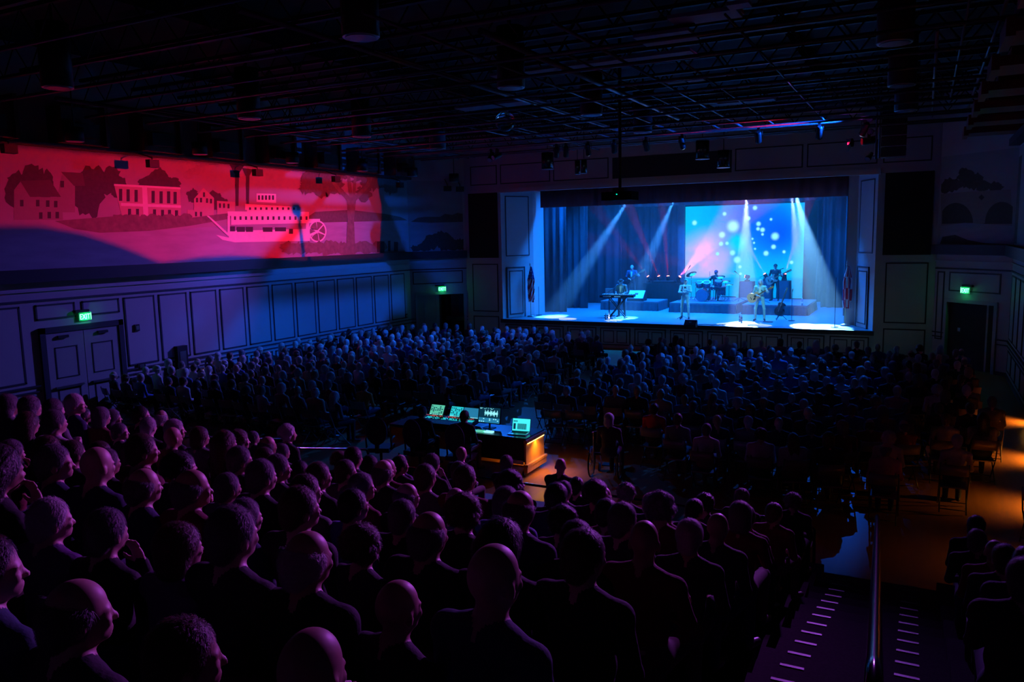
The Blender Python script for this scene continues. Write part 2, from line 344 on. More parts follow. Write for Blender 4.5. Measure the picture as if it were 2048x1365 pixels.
# ------------------------------------------------------------------ stage furniture and instruments
m_skirt = mat('riser_skirt_cloth', (.05, .06, .08), .8, var=.3, scale=6)
m_riser = mat('riser_carpet', (.13, .15, .18), .8)
def riser(x0, x1, y0, y1, label):
    t = empty('stage_riser', ((x0 + x1) / 2, (y0 + y1) / 2, ZS), 0, label, 'riser', 'band risers'); w, d = (x1 - x0) / 2, (y1 - y0) / 2
    MB().box(-w, w, -d, d, .38, .45).build('platform', m_riser, t)
    MB().box(-w, w, -d - .006, -d, .425, .452).build('edge_strip', m_metal, t)
    for a, b in (((-w, -d), (w, -d)), ((w, -d), (w, d)), ((-w, d), (-w, -d))):
        L = math.hypot(b[0] - a[0], b[1] - a[1]); n = int(L * 14); vs = []; nx, ny = (b[1] - a[1]) / L, -(b[0] - a[0]) / L
        for k in range(n + 1):
            q = k / n; o = .02 + .032 * math.sin(k * 1.9 + math.sin(k * .7))
            for z, g in ((0.0, 1.6), (.38, .5)): vs.append((a[0] + (b[0] - a[0]) * q + nx * o * g, a[1] + (b[1] - a[1]) * q + ny * o * g, z))
        MB().add(vs, [(2 * k, 2 * k + 2, 2 * k + 3, 2 * k + 1) for k in range(n)], 0, True).build('skirt', m_skirt, t)
    return t
riser(-14.1, -11.2, 36.75, 38.42, 'skirted riser under the bass player in the blue shirt')
riser(-10.52, -7.45, 36.4, 40.0, 'skirted riser under the drum kit')
riser(-7.15, -4.4, 36.3, 39.6, 'skirted riser behind the black guitar on a stand')
ZR = ZS + .45
# equipment table behind the singer
t = empty('equipment_table', (-11.62, 39.0, ZS), 0, 'long table under a black cloth carrying a row of red lamps', 'table')
MB().box(-.9, .9, -.4, .4, 1.17, 1.21).build('table_top', m_black, t)
vs = []; loop = [(-.91, -.41), (.91, -.41), (.91, .41), (-.91, .41), (-.91, -.41)]
pts = []
for a, b in zip(loop[:-1], loop[1:]):
    n = int(math.hypot(b[0] - a[0], b[1] - a[1]) * 16)
    pts += [(a[0] + (b[0] - a[0]) * k / n, a[1] + (b[1] - a[1]) * k / n) for k in range(n)]
for k, p in enumerate(pts):
    g = 1 + .025 * math.sin(k * 2.1)
    vs += [(p[0] * g, p[1] * g, 0), (p[0], p[1], 1.215)]
n = len(pts)
MB().add(vs, [(2 * k, 2 * ((k + 1) % n), 2 * ((k + 1) % n) + 1, 2 * k + 1) for k in range(n)], 0, True).build('table_cloth', m_black, t)
# made-up tray on the table, added to cut off the red lamp's low light
k = empty('light_block_tray', (-11.5, 38.70, ZS + 1.215), 0, 'low dark tray added to cut lamp light, lying on the table with the red lamps', 'equipment')
MB().box(-.6, .6, -.08, .10, 0, .10).build('case', m_blackgloss, k); MB().box(-.5, .5, -.06, .08, .10, .112).build('tray_top_plate', m_metal, k)
# moving heads
m_redlens = mat('red_lens', (1, .1, .05), .3, emit=(1, .06, .04), es=40)
def moving_head(loc, direc, label, lens=m_redlens, group='red moving head lamps on stage'):
    t = empty('moving_head_lamp', loc, 0, label, 'lamp', group); d = Vector(direc).normalized()
    MB().box(-.11, .11, -.11, .11, 0, .08).build('base', m_black, t)
    yo = MB(); a = math.atan2(d.y, d.x); T = Matrix.Rotation(a, 4, 'Z')
    for s in (-1, 1): yo.box(-.035, .035, s * .11 - .015, s * .11 + .015, .08, .30, 0, T)
    yo.box(-.05, .05, -.125, .125, .08, .11, 0, T); yo.build('yoke', m_black, t)
    c = Vector((0, 0, .24))
    MB().tube([c - d * .13, c - d * .1, c + d * .07, c + d * .11], [.05, .085, .09, .075], 14).build('head', m_black, t)
    MB().tube([c + d * .105, c + d * .118], [.065, .06], 14).build('lens', lens, t)
    return loc[0] + c.x + d.x * .13, loc[1] + c.y + d.y * .13, loc[2] + c.z + d.z * .13
zt = ZS + 1.215
RH = [((-12.32, 38.95, zt), (-.6, -.3, .9), 'red moving head lamp at the end of the table next to the bass player', 9000, 9),
      ((-11.78, 38.95, zt), (-.38, -.2, 1), 'red moving head lamp on the table, second from the bass player', 24000, 9),
      ((-11.33, 38.95, zt), (-.06, -.1, 1), 'red moving head lamp on the table, third from the bass player', 24000, 8)]
for loc, d, lab, w, deg in RH:
    p = moving_head(loc, d, lab); spot(p, Vector(p) + Vector(d), RED, w, deg, .3, .03)
p = moving_head((-10.81, 38.95, zt), (.72, -.15, .85), 'bright red moving head lamp at the drum end of the table')
spot(p, Vector(p) + Vector((.8, -.12, .85)), (1, .12, .40), 40000, 26, .5, .04)
# draped amplifier cases behind the acoustic guitar player
for x, w, lab, d, watts in ((-7.40, .34, 'tall draped case with a red lamp, beside the drum kit', (-1, -.1, .22), 14000), (-6.78, .3, 'draped case with a red lamp behind the acoustic guitar player', (-.55, -.25, 1), 20000), (-5.92, .3, 'draped case with a red lamp beside the second bass player', (.32, -.2, 1), 20000)):
    x = x if x > -7 else -7.76
    t = empty('lamp_plinth', (x, 39.95 if x > -7 else 40.5, ZS), 0, lab.replace(' with a red lamp', ' under a red lamp'), 'plinth', 'draped lamp plinths')
    h = 1.3 if x > -7 else 1.22
    MB().box(-w, w, -.25, .25, 0, h).build('case', m_black, t)
    vs = []; n = 28
    for k in range(n):
        a = 2 * PI * k / n; c, s_ = math.cos(a), math.sin(a); q = max(abs(c), abs(s_)); g = 1 + .05 * math.sin(k * 2.7)
        vs += [(c / q * w * g * 1.1, s_ / q * .25 * g * 1.12, 0), (c / q * w * 1.02, s_ / q * .25 * 1.02, h + .004)]
    MB().add(vs, [(2 * k, 2 * ((k + 1) % n), 2 * ((k + 1) % n) + 1, 2 * k + 1) for k in range(n)], 0, True).build('cover', m_skirt, t)
    pp = moving_head((x, t.location.y, ZS + h), d, lab.replace('tall draped case with a red lamp', 'red moving head lamp on the tall plinth').replace('draped case with a red lamp', 'red moving head lamp on the plinth'))
    spot(pp, Vector(pp) + Vector(d), (1, .08, .25), watts, 9, .3, .03)
# rafters reddened by the lamp on the middle plinth
# keyboard on an X stand
def keyboard():
    t = empty('keyboard', (-12.0, 33.35, ZS), .05, 'long black stage keyboard on a crossed stand', 'keyboard')
    T = Matrix.Translation((0, 0, .93)) @ Matrix.Rotation(.12, 4, 'X')
    MB().box(-.78, .78, -.17, .17, 0, .10, 0, T).build('case', m_blackgloss, t)
    k = MB().box(-.7, .7, .0, .155, .10, .112, 0, T).build('white_keys', m_white, t)
    b = MB()
    for i in range(50):
        if i % 7 in (2, 6): continue
        b.box(-.69 + i * .028 + .018, -.69 + i * .028 + .034, -.0 + .0, .09, .112, .122, 0, T)
    b.build('black_keys', m_black, k)
    MB().box(-.62, -.25, -.176, -.169, .03, .07, 0, T).box(-.1, .18, -.176, -.169, .03, .07, 0, T).build('name_strip', m_white, t)
    for s in (-1, 1):
        MB().tube([(-.38 * s, -.12 * s * 0 - .1, .02), (.38 * s, -.1, .9)], .022, 8).tube([(-.38 * s, .12, .02), (.38 * s, .12, .9)], .022, 8).build('stand_leg', m_black, t)
    for x in (-.38, .38): MB().tube([(x, -.28, .025), (x, .3, .025)], .022, 8).build('stand_foot', m_black, t); MB().tube([(x, -.2, .91), (x, .2, .91)], .02, 8).build('stand_cradle', m_black, t)
    return t
keyboard()
t = empty('laptop', (-12.62, 34.0, ZS + 1.02), .3, 'open laptop standing beside the stage keyboard on its own stand', 'laptop')
MB().box(-.17, .17, -.12, .12, 0, .02).build('base', m_metal, t)
MB().box(-.17, .17, -.006, .006, 0, .24, 0, Matrix.Translation((0, -.12, .02)) @ Matrix.Rotation(.35, 4, 'X')).build('lid', m_metal, t)
MB().tube([(0, 0, -1.02), (0, 0, 0)], .02, 8).tube([(-.25, 0, -1.0), (.25, 0, -1.0)], .02).tube([(0, -.25, -1.0), (0, .25, -1.0)], .02).build('stand', m_black, t)
# water bottles
m_water = mat('clear_plastic', (.8, .9, .95), .1, trans=.6)
def bottle(px, py, z, label, grp):
    p = onz(px, py, z); t = empty('water_bottle', p, 0, label, 'bottle', grp)
    MB().tube([(0, 0, 0), (0, 0, .02), (0, 0, .2), (0, 0, .25), (0, 0, .29)], [.036, .04, .04, .016, .016], 12).build('body', m_water, t)
    MB().tube([(0, 0, .285), (0, 0, .315)], .018, 10).build('cap', m_white, t)
    MB().tube([(0, 0, .09), (0, 0, .16)], .0408, 12, cap=False).build('label_band', m_white, t)
for px, py, z, lab in ((1212, 640, ZS, 'water bottle on the stage floor by the keyboard, nearer the flag with stars'), (1218, 640.5, ZS, 'water bottle on the stage floor by the keyboard, nearer the keyboard stand'), (1479.5, 643, ZS, 'water bottle at the feet of the acoustic guitar player, on the singer side'), (1483, 645.5, ZS, 'water bottle at the feet of the acoustic guitar player, nearest his shoes'), (1604, 611, ZR, 'water bottle on the corner of the riser beside the black guitar')):
    bottle(px, py, z, lab, 'water bottles on stage')
# floor monitors
def wedge(loc, rz, label, s=1, m=m_metal):
    t = empty('floor_monitor', loc, rz, label, 'speaker'); poly = [(-.22 * s, 0), (.2 * s, 0), (.24 * s, .1 * s), (-.1 * s, .4 * s), (-.22 * s, .34 * s)]
    T = frame_T((-.33 * s, 0, 0), (0, -1, 0), (0, 0, 1)); MB().prism(poly, T @ Matrix.Translation((0, 0, -.66 * s)), .66 * s).build('cabinet', m_black, t)
    a = Vector((.24 * s, .1 * s)); b = Vector((-.1 * s, .4 * s)); d = (b - a).normalized(); nn = Vector((d.y, -d.x))
    T2 = frame_T((0, -(a.x + nn.x * .004), a.y + nn.y * .004), (1, 0, 0), (0, -d.x, d.y))
    MB().box(-.31 * s, .31 * s, .02, (b - a).length - .02, 0, .006, 0, T2).build('grille', m, t)
    MB().box(-.07 * s, .07 * s, .2 * s, .3 * s, .006, .009, 0, T2).build('badge', m_black, t); return t
wedge((-12.35, 37.1, ZR), 0, 'silver floor monitor on the riser in front of the bass player', 1.25, mat('silver_grille', (.55, .58, .6), .4, .3))
wedge((onz(1381, 655, ZS)), 0, 'small black floor monitor on the stage edge before the singer', .72, m_blackgloss)
t = wedge((-8.75, 40.75, ZS), 0, 'black amplifier speaker behind the drum riser', 1.1, m_black)
# microphone stands
def mic_stand(loc, h, label, boom=None, tilt=0, base='tripod', micr=.026):
    t = empty('microphone_stand', loc, 0, label, 'stand', 'microphone stands')
    if base == 'tripod':
        for k in range(3):
            a = k * 2.094 + .5; MB().tube([(0, 0, .16), (.3 * math.cos(a), .3 * math.sin(a), .012)], .011, 6).build('leg', m_black, t)
    else: MB().tube([(0, 0, 0), (0, 0, .015), (0, 0, .03)], [.14, .14, .03], 16).build('base', m_black, t)
    MB().tube([(0, 0, .0 if base != 'tripod' else .1), (0, 0, h)], .011, 8).build('pole', m_black, t)
    top = Vector((0, 0, h)); d = Vector((.1, -.3, .3))
    if boom is not None:
        b = Vector(boom); MB().tube([top - b * .25, top + b], .008, 6).build('boom', m_black, t); top = top + b; d = b
    d = d.normalized()
    if micr:
        mc = MB().tube([top - d * .02, top + d * .15], [.014, .02], 10).build('microphone', m_blackgloss, t)
        MB().ell(top + d * .17, (micr, micr, micr * 1.15), 12, 8).build('grille', m_metal, mc)
    return t
mic_stand((-12.3, 33.02, ZS), 1.18, 'microphone stand reaching over the keyboard to its player', boom=(.26, .36, .24))
p = ony(1366, 600, 37.3); mic_stand((p.x, 37.3, ZR), 1.15, 'tall boom stand beside the bass drum', boom=(.28, -.1, .42))
mic_stand((-9.11, 33.42, ZS), 1.32, 'straight microphone stand gripped by the singer', base='tripod')
mic_stand((-6.35, 36.9, ZR), 1.25, 'boom stand angled over the shoulder of the guitarist', boom=(.75, -.2, .3))
mic_stand((-7.62, 38.0, ZR), 1.2, 'bent stand beside the drum kit', boom=(-.12, -.1, .12))
p = onz(1583, 642, ZS); mic_stand(p, 1.2, 'straight stand beside the black guitar', base='round')
p = onz(1078, 631, ZS); mic_stand(p, 1.35, 'bare pole stand by the reveal near the flag with stars', base='round', micr=0)
p = onz(1669, 655, ZS); mic_stand(p, 1.9, 'bare tall pole stand near the furled red and white flag', base='round', micr=0)
# guitars
m_spruce = mat('guitar_top_wood', (.85, .42, .22), .3, var=.1); m_neck = mat('guitar_neck_wood', (.35, .16, .07), .4)
def guitar(name, label, mtop, body, loc, R, scale=1, electric=False, mbody=None):
    t = empty(name, loc, 0, label, 'guitar'); t.rotation_euler = R; t.scale = (scale,) * 3
    T = frame_T((0, 0, -.05), (1, 0, 0), (0, 1, 0))
    half = [(0, -.25), (.10, -.245), (.17, -.19), (.20, -.10), (.185, -.02), (.125, .06), (.13, .13), (.15, .18), (.12, .235), (.03, .26)]
    if electric: half = [(0, -.22), (.12, -.21), (.17, -.12), (.15, -.02), (.12, .05), (.16, .15), (.13, .22), (.08, .15), (.03, .14)]
    poly = half + [(-x, y) for x, y in reversed(half[1:])]
    th = .035 if electric else .1
    MB().prism(poly, T, th).build('body', mbody or mtop, t)
    tp = MB().prism([(x * .97, y * .97) for x, y in poly], frame_T((0, 0, -.05 + th), (1, 0, 0), (0, 1, 0)), .004).build('top', mtop, t)
    z = -.05 + th
    if not electric: MB().tube([(0, .06, z + .003), (0, .06, z + .007)], .048, 18).build('sound_hole', m_black, t)
    MB().box(-.06, .06, -.12, -.095, z + .003, z + .016).build('bridge', m_black, t)
    MB().prism([(.04, .05), (.12, .02), (.1, -.08), (.05, -.04)], frame_T((0, 0, z + .004), (1, 0, 0), (0, 1, 0)), .002).build('pickguard', m_black, t)
    MB().box(-.026, .026, .12, .68, z - .015, z + .012).build('neck', m_neck, t)
    hd = MB().box(-.036, .036, .68, .86, z - .012, z + .006).build('headstock', m_neck, t)
    pg = MB()
    for i in range(3):
        for s in (-1, 1): pg.tube([(s * .036, .71 + i * .05, z - .003), (s * .055, .71 + i * .05, z - .003)], .007, 6)
    pg.build('tuning_pegs', m_chrome, hd)
    st = MB()
    for i in range(6): st.box(-.02 + i * .008 - .0006, -.02 + i * .008 + .0006, -.1, .7, z + .014, z + .0155)
    st.build('strings', m_metal, t)
    return t
def gR(yaw, tilt, lean=0):     # face towards -y, neck pointing sideways: tilt from vertical
    return (Matrix.Rotation(yaw, 3, 'Z') @ Matrix.Rotation(PI / 2 - lean, 3, 'X') @ Matrix.Rotation(tilt, 3, 'Z')).to_euler()
GP = onz(1560, 641, ZS)
guitar('resting_guitar', 'black electric guitar resting on a floor stand', m_blackgloss, None, GP + Vector((0, 0, .46)), gR(-.5, -.28, .15), 1.1, mbody=m_blackgloss)
t = empty('guitar_stand', GP + Vector((0, .08, 0)), 0, 'low black floor stand holding up the black guitar', 'stand')
for a in (0.4, 2.5, 4.2): MB().tube([(0, 0, .28), (.26 * math.cos(a), .26 * math.sin(a), .012)], .012, 6).build('leg', m_black, t)
MB().tube([(0, 0, .2), (0, .05, .62)], .012, 6).build('back_post', m_black, t); MB().tube([(-.13, -.02, .2), (-.12, -.12, .18), (.12, -.12, .18), (.13, -.02, .2)], .01, 6).build('cradle', m_black, t)
# drum kit
m_shell = mat('drum_shell', (.06, .10, .18), .2, .3); m_skinD = mat('drum_head', (.10, .14, .2), .45); m_cym = mat('cymbal_brass', (.5, .42, .25), .25, 1)
kt = empty('drum_kit', (-8.95, 37.75, ZR), 0, 'dark drum kit with cymbals on the middle riser', 'drum kit')
def drum(name, c, d, r, h):
    c = Vector(c); d = Vector(d).normalized()
    o = MB().tube([c - d * h / 2, c + d * h / 2], r, 24).build(name, m_shell, kt)
    for s in (-1, 1):
        MB().tube([c + d * (s * h / 2 - .02), c + d * (s * h / 2 + .02)], r + .012, 24).build('hoop', m_chrome, o)
    MB().tube([c + d * (h / 2 + .018), c + d * (h / 2 + .024)], r - .005, 24).build('drum_head', m_skinD, o)
    lg = MB(); a = d.orthogonal().normalized(); b = d.cross(a)
    for k in range(8):
        q = (a * math.cos(k * PI / 4) + b * math.sin(k * PI / 4)) * (r + .012); lg.tube([c + q - d * h * .4, c + q + d * h * .4], .008, 5)
    lg.build('lugs', m_chrome, o); return o
drum('bass_drum', (-.25, -.35, .30), (0, -1, 0), .29, .42)
drum('rack_tom', (-.42, -.35, .80), (0, -.5, 1), .15, .22); drum('rack_tom', (-.08, -.35, .80), (.1, -.5, 1), .16, .24)
drum('floor_tom', (.50, .1, .48), (0, -.1, 1), .2, .38); drum('snare_drum', (.15, .1, .62), (0, -.1, 1), .175, .14); drum('rack_tom', (.42, -.2, .86), (.15, -.4, 1), .17, .22)
def cymbal(x, y, z, r, tilt, tz=0):
    T = Matrix.Translation((x, y, z)) @ Matrix.Rotation(tz, 4, 'Z') @ Matrix.Rotation(tilt, 4, 'X'); mb = MB(); n = 28; vs = []
    for rr, zz in ((.015, .035), (.05, .03), (.07, .015), (r, 0), (r, -.004), (.07, .01), (.015, .028)):
        for k in range(n): vs.append(T @ Vector((rr * math.cos(2 * PI * k / n), rr * math.sin(2 * PI * k / n), zz)))
    o = mb.add(vs, [(j * n + k, j * n + (k + 1) % n, (j + 1) * n + (k + 1) % n, (j + 1) * n + k) for j in range(6) for k in range(n)], 0, True).build('cymbal', m_cym, kt)
    st = MB().tube([(x, y, z), (x, y, .12)], .011, 6)
    for k in range(3): st.tube([(x, y, .2), (x + .22 * math.cos(k * 2.1), y + .22 * math.sin(k * 2.1), .012)], .009, 5)
    st.build('cymbal_stand', m_chrome, o)
cymbal(-.85, -.2, 1.28, .26, .5, -.5); cymbal(.75, -.1, .95, .22, .2); cymbal(.95, -.3, .80, .2, .1); cymbal(-.72, .12, .85, .18, 0); cymbal(.35, .5, 1.12, .24, .3)
MB().tube([(.66, .02, .5), (.68, 0, .005)], .009, 6).tube([(.34, .02, .5), (.32, 0, .005)], .009, 6).tube([(.5, .29, .5), (.5, .32, .005)], .009, 6).build('floor_tom_leg', m_chrome, kt)
MB().tube([(.15, .1, .56), (.15, .1, .1)], .012, 6).tube([(.15, .1, .14), (.32, .1, .01)], .01, 5).tube([(.15, .1, .14), (.05, .25, .01)], .01, 5).tube([(.15, .1, .14), (.05, -.04, .01)], .01, 5).build('snare_stand', m_chrome, kt)
MB().tube([(-.25, -.3, .58), (-.25, -.3, .74), (-.42, -.32, .74)], .012, 6).tube([(-.25, -.3, .74), (-.08, -.32, .74)], .012, 6).build('tom_holder', m_chrome, kt)
MB().tube([(.42, -.2, .78), (.42, -.16, .1)], .012, 6).tube([(.42, -.16, .14), (.6, -.16, .01)], .01, 5).tube([(.42, -.16, .14), (.32, -.02, .01)], .01, 5).tube([(.42, -.16, .14), (.33, -.3, .01)], .01, 5).build('tom_stand', m_chrome, kt)
MB().tube([(.1, .75, .48), (.1, .75, .56)], .17, 16).tube([(.1, .75, 0), (.1, .75, .48)], .03).build('throne', m_black, kt)
# flags on poles beside the reveals
def flag(loc, label, stripe, star):
    t = empty('flag', loc, 0, label, 'flag'); MB().tube([(0, 0, 0), (0, 0, .05), (0, 0, .08)], [.17, .17, .05], 16).build('base', m_metal, t)
    MB().tube([(0, 0, .05), (0, 0, 2.35)], .015, 8).build('pole', mat('flag_pole_wood', (.4, .28, .12), .4), t); MB().tube([(0, 0, 2.35), (0, 0, 2.4), (0, 0, 2.52)], [.03, .03, .003], 8).build('finial', m_metal, t)
    n, rows = 40, 26; vs = []
    for j in range(rows + 1):
        z = 2.3 - 1.6 * j / rows; R = .03 + .11 * min(1, j / 9) * (1 - .25 * max(0, (j - 20) / 6))
        for k in range(n):
            a = 2 * PI * k / n; q = R * (1 + .28 * math.sin(7 * a + j * .16)); vs.append((.04 + q * math.cos(a), q * math.sin(a) * .8, z + .03 * math.sin(3 * a)))
    mb = MB(); mb.v = vs
    for j in range(rows):
        for k in range(n):
            mb.f.append((j * n + k, j * n + (k + 1) % n, (j + 1) * n + (k + 1) % n, (j + 1) * n + k)); mb.sm.append(True)
            c = stripe(j, k); mb.m.append(c)
    fm = [mat('flag_red', (.62, .02, .04), .7), mat('flag_white', (.8, .8, .8), .7), mat('flag_navy', (.02, .04, .22), .7)]
    o = mb.build('cloth', fm, t)
    if star:
        st = MB()
        for j in range(3):
            for k in range(5):
                a = 2 * PI * (k + .5 * (j % 2)) / 5 - 1.2; R = .135; c = Vector((.04 + R * math.cos(a), R * .8 * math.sin(a), 2.1 - j * .14)); nn = Vector((math.cos(a), math.sin(a), 0)); T = frame_T(c, (-math.sin(a), math.cos(a), 0), (0, 0, 1))
                st.prism([(.028 * (1 if q % 2 == 0 else .4) * math.sin(q * PI / 5), .028 * (1 if q % 2 == 0 else .4) * math.cos(q * PI / 5)) for q in range(10)], T, .012)
        st.build('stars', fm[1], o)
flag(onz(1062, 634, ZS), 'furled flag with white stars and red stripes beside the stage door', lambda j, k: 2 if j < 9 else ((k + j) // 3) % 2, True)
flag(onz(1690, 652, ZS), 'furled red and white flag beside the reveal at the far end', lambda j, k: (0 if (k // 4 + j // 7) % 2 else 1) if k % 11 else 2, False)
# small floor clutter: set list, cables
MB().box(-.2, .2, -.1, .1, 0, .004).build('set_list', m_white, loc=onz(1261, 638, ZS), rz=.2); tag(bpy.data.objects['set_list'], 'white sheet of paper on the stage floor by the keyboard stand', 'paper')
tag(MB().box(-.18, .18, -.08, .08, 0, .05).build('pedal_board', m_metal, loc=onz(1536, 645, ZS)), 'grey pedal board at the feet of the acoustic guitar player', 'pedal board')
p = onz(1400, 650, ZS)
tag(MB().tube([p + Vector((-.2, -.2, .012)), p + Vector((.2, .1, .012)), p + Vector((.5, -.05, .012)), p + Vector((.9, .3, .012)), p + Vector((1.0, .9, .012))], .012, 6).build('cable', m_black), 'black cable snaking over the stage floor from the small monitor', 'cable')
# ------------------------------------------------------------------ painted murals (flat paint layers on the walls)
def mural(name, wallp, nn, label, T, a0, a1, z1):
    TI = T.inverted()
    def keep(v): q = TI @ v; q.x = min(max(q.x, a0), a1); q.y = min(max(q.y, 4.205), z1); return T @ q
    t = empty(name, (0, 0, 0), 0, label, 'mural'); n3 = Vector(nn).normalized(); lay = [0]
    def paint(pname, polys, m, lift=None):
        lay[0] += 1; h = .004 + .0003 * lay[0]; ob = None
        for poly in polys:
            mb = MB(); lay[0] += .2; h = .004 + .0003 * lay[0]
            bm = bmesh.new(); vs = [bm.verts.new(keep(on(p[0], p[1], Vector(wallp) + n3 * h, nn))) for p in poly]
            try: bm.faces.new(vs)
            except ValueError: bm.free(); continue
            bm.normal_update(); f = bm.faces[:] ; bmesh.ops.triangulate(bm, faces=f)
            bm.verts.index_update(); o = len(mb.v)
            mb.add([v.co.copy() for v in bm.verts], [tuple(v.index for v in f.verts) for f in bm.faces]); bm.free(); ob = mb.build(pname, m, t)
        return ob
    return t, paint
def rect(a, b, c, d, s=0): return [(a, c), (b, c + s * (b - a)), (b, d + s * (b - a)), (a, d)]
def blobp(cx, cy, rx, ry, n=26, j=.22, seed=1):
    r = random.Random(seed + int(cx * 3 + cy)); return [(cx + rx * math.cos(2 * PI * k / n) * (1 + j * (r.random() - .5) * 2), cy + ry * math.sin(2 * PI * k / n) * (1 + j * (r.random() - .5) * 2)) for k in range(n)]
mp_sky = mat('mural_sky', (.38, .36, .35), .8, var=.22, scale=.7); mp_wat = mat('mural_water', (.36, .36, .40), .8, var=.25, scale=1.2, stretch=(1, 1, 5))
mp_tree = mat('mural_tree', (.07, .065, .05), .8, var=.4, scale=9); mp_tree2 = mat('mural_tree_mid', (.13, .11, .08), .8, var=.4, scale=9); mp_roof = mat('mural_roof', (.12, .08, .07), .8)
mp_house = mat('mural_house', (.30, .26, .22), .8, var=.1); mp_brick = mat('mural_brick', (.56, .42, .34), .8, var=.1); mp_dark = mat('mural_dark', (.05, .045, .045), .8); mp_white = mat('mural_white', (.85, .80, .75), .8, var=.08)
mp_bank = mat('mural_bank', (.20, .16, .12), .8, var=.5, scale=6); mp_grey = mat('mural_grey', (.35, .32, .30), .8, var=.3, scale=4)
mu, P = mural('mural', (XL, 0, 0), (1, 0, 0), 'long wall mural of a river town with a white paddle steamer under red light', TLW, 2, 29.7, 7.355)
mu_s = MB(); lbox(mu_s, TLW, 2, YC, 4.2, 7.36, 0, .004).build('painted_sky', mp_sky, mu)
P('painted_water', [[(-60, 475), (120, 462), (300, 462), (450, 452), (620, 440), (819, 441), (819, 506), (-60, 547)]], mp_wat)
P('painted_far_shore', [[(610, 438), (630, 424), (700, 420), (770, 428), (800, 434), (819, 441), (700, 444), (615, 446)]], mp_tree2)
P('painted_smoke', [blobp(500 + k * 13, 352 - (k % 3) * 6, 15, 10, 20, .3) for k in range(6)] + [blobp(375 + k * 12, 350 - k * 6, 12, 8, 18, .3) for k in range(5)], mp_grey)
P('painted_tree', [blobp(x, y, rx, ry) for x, y, rx, ry in ((35, 378, 26, 34), (66, 362, 26, 34), (92, 372, 16, 30), (175, 385, 32, 50), (195, 366, 22, 30), (222, 362, 22, 26), (240, 378, 18, 22), (300, 368, 22, 16), (318, 358, 20, 20), (345, 368, 16, 14), (385, 392, 12, 14), (428, 402, 20, 18), (446, 410, 14, 12))], mp_tree)
P('painted_house', [[(28, 440), (28, 380), (42, 362), (60, 394), (124, 395), (126, 440)], [(112, 400), (126, 346), (150, 372), (150, 425), (112, 425)]], mp_house)
P('painted_roof', [[(40, 362), (100, 360), (122, 394), (60, 394)], [(122, 344), (165, 346), (170, 372), (148, 372)]], mp_roof)
P('painted_window', [rect(x, x + 7, y, y + 13) for x, y in ((40, 400), (72, 400), (92, 401), (108, 402), (78, 425), (95, 424), (111, 424), (121, 362))], mp_dark)
P('painted_brick_hall', [[(228, 369), (360, 376), (363, 442), (244, 434)]], mp_brick)
P('painted_brick_trim', [[(228, 368), (361, 375), (361, 379), (228, 372)], [(242, 406), (362, 411), (362, 416), (242, 412)], [(284, 373), (294, 374), (297, 435), (287, 434)]], mp_white)
P('painted_hall_window', [rect(x, x + 6.5, y, y + 24) for x, y in ((238, 378), (253, 379), (269, 380), (303, 382), (319, 383), (334, 383), (347, 384))] + [rect(x, x + 6, y, y + 18) for x, y in ((256, 418), (272, 418), (306, 419), (322, 420), (336, 420), (350, 421))], mp_dark)
P('painted_gable_house', [[(388, 398), (407, 376), (428, 396), (428, 434), (388, 434)], [(375, 420), (408, 420), (408, 438), (375, 438)], [(434, 402), (470, 404), (470, 430), (434, 430)]], mp_brick)
P('painted_gable_window', [rect(x, x + 4, y, y + 9) for x, y in ((392, 396), (400, 396), (412, 397), (420, 398), (406, 385), (390, 424), (400, 424), (438, 407), (446, 407), (455, 408))], mp_dark)
P('painted_bank', [[(110, 442), (240, 432), (380, 436), (470, 425), (470, 436), (380, 452), (300, 462), (200, 466), (150, 458)]] + [blobp(235 + 17 * k, 436 + (k % 2) * 3, 12, 8, 14, .3) for k in range(9)], mp_bank)
P('painted_steamer_funnel', [[(470, 345), (478, 345), (477, 412), (472, 412)], [(492, 350), (499, 350), (498, 408), (493, 408)], [(459, 329), (488, 331), (478, 347), (469, 347)], [(484, 336), (506, 339), (499, 352), (491, 352)]], mp_dark)
P('painted_steamer_deck', [[(432, 470), (460, 476), (620, 470), (620, 482), (470, 485), (445, 480)], [(456, 462), (618, 458), (618, 472), (458, 476)], [(455, 423), (618, 424), (618, 432), (456, 432)], [(462, 440), (640, 438), (640, 446), (462, 450)], [(490, 408), (594, 414), (594, 422), (490, 420)], [(513, 387), (552, 388), (552, 406), (513, 404)], [(455, 432), (460, 432), (460, 472), (455, 472)], [(612, 424), (618, 424), (618, 470), (612, 470)], [(462, 432), (615, 432), (615, 440), (462, 441)], [(494, 420), (600, 421), (600, 425), (494, 425)]], mp_white)
P('painted_steamer_window', [rect(x, x + 4, 433, 440) for x in range(468, 612, 11)] + [rect(x, x + 4, 415, 420) for x in range(498, 590, 11)] + [rect(516 + 7 * k, 520 + 7 * k, 391, 400) for k in range(5)] + [rect(460, 470, 453, 463), rect(474, 490, 454, 464), rect(492, 506, 454, 464), rect(526, 545, 455, 464), rect(550, 572, 455, 463), rect(578, 586, 458, 468)], mp_dark)
ring = [(635 + 18 * math.cos(2 * PI * k / 30), 463 + 22 * math.sin(2 * PI * k / 30)) for k in range(30)]
P('painted_paddle_wheel', [ring], mp_bank)
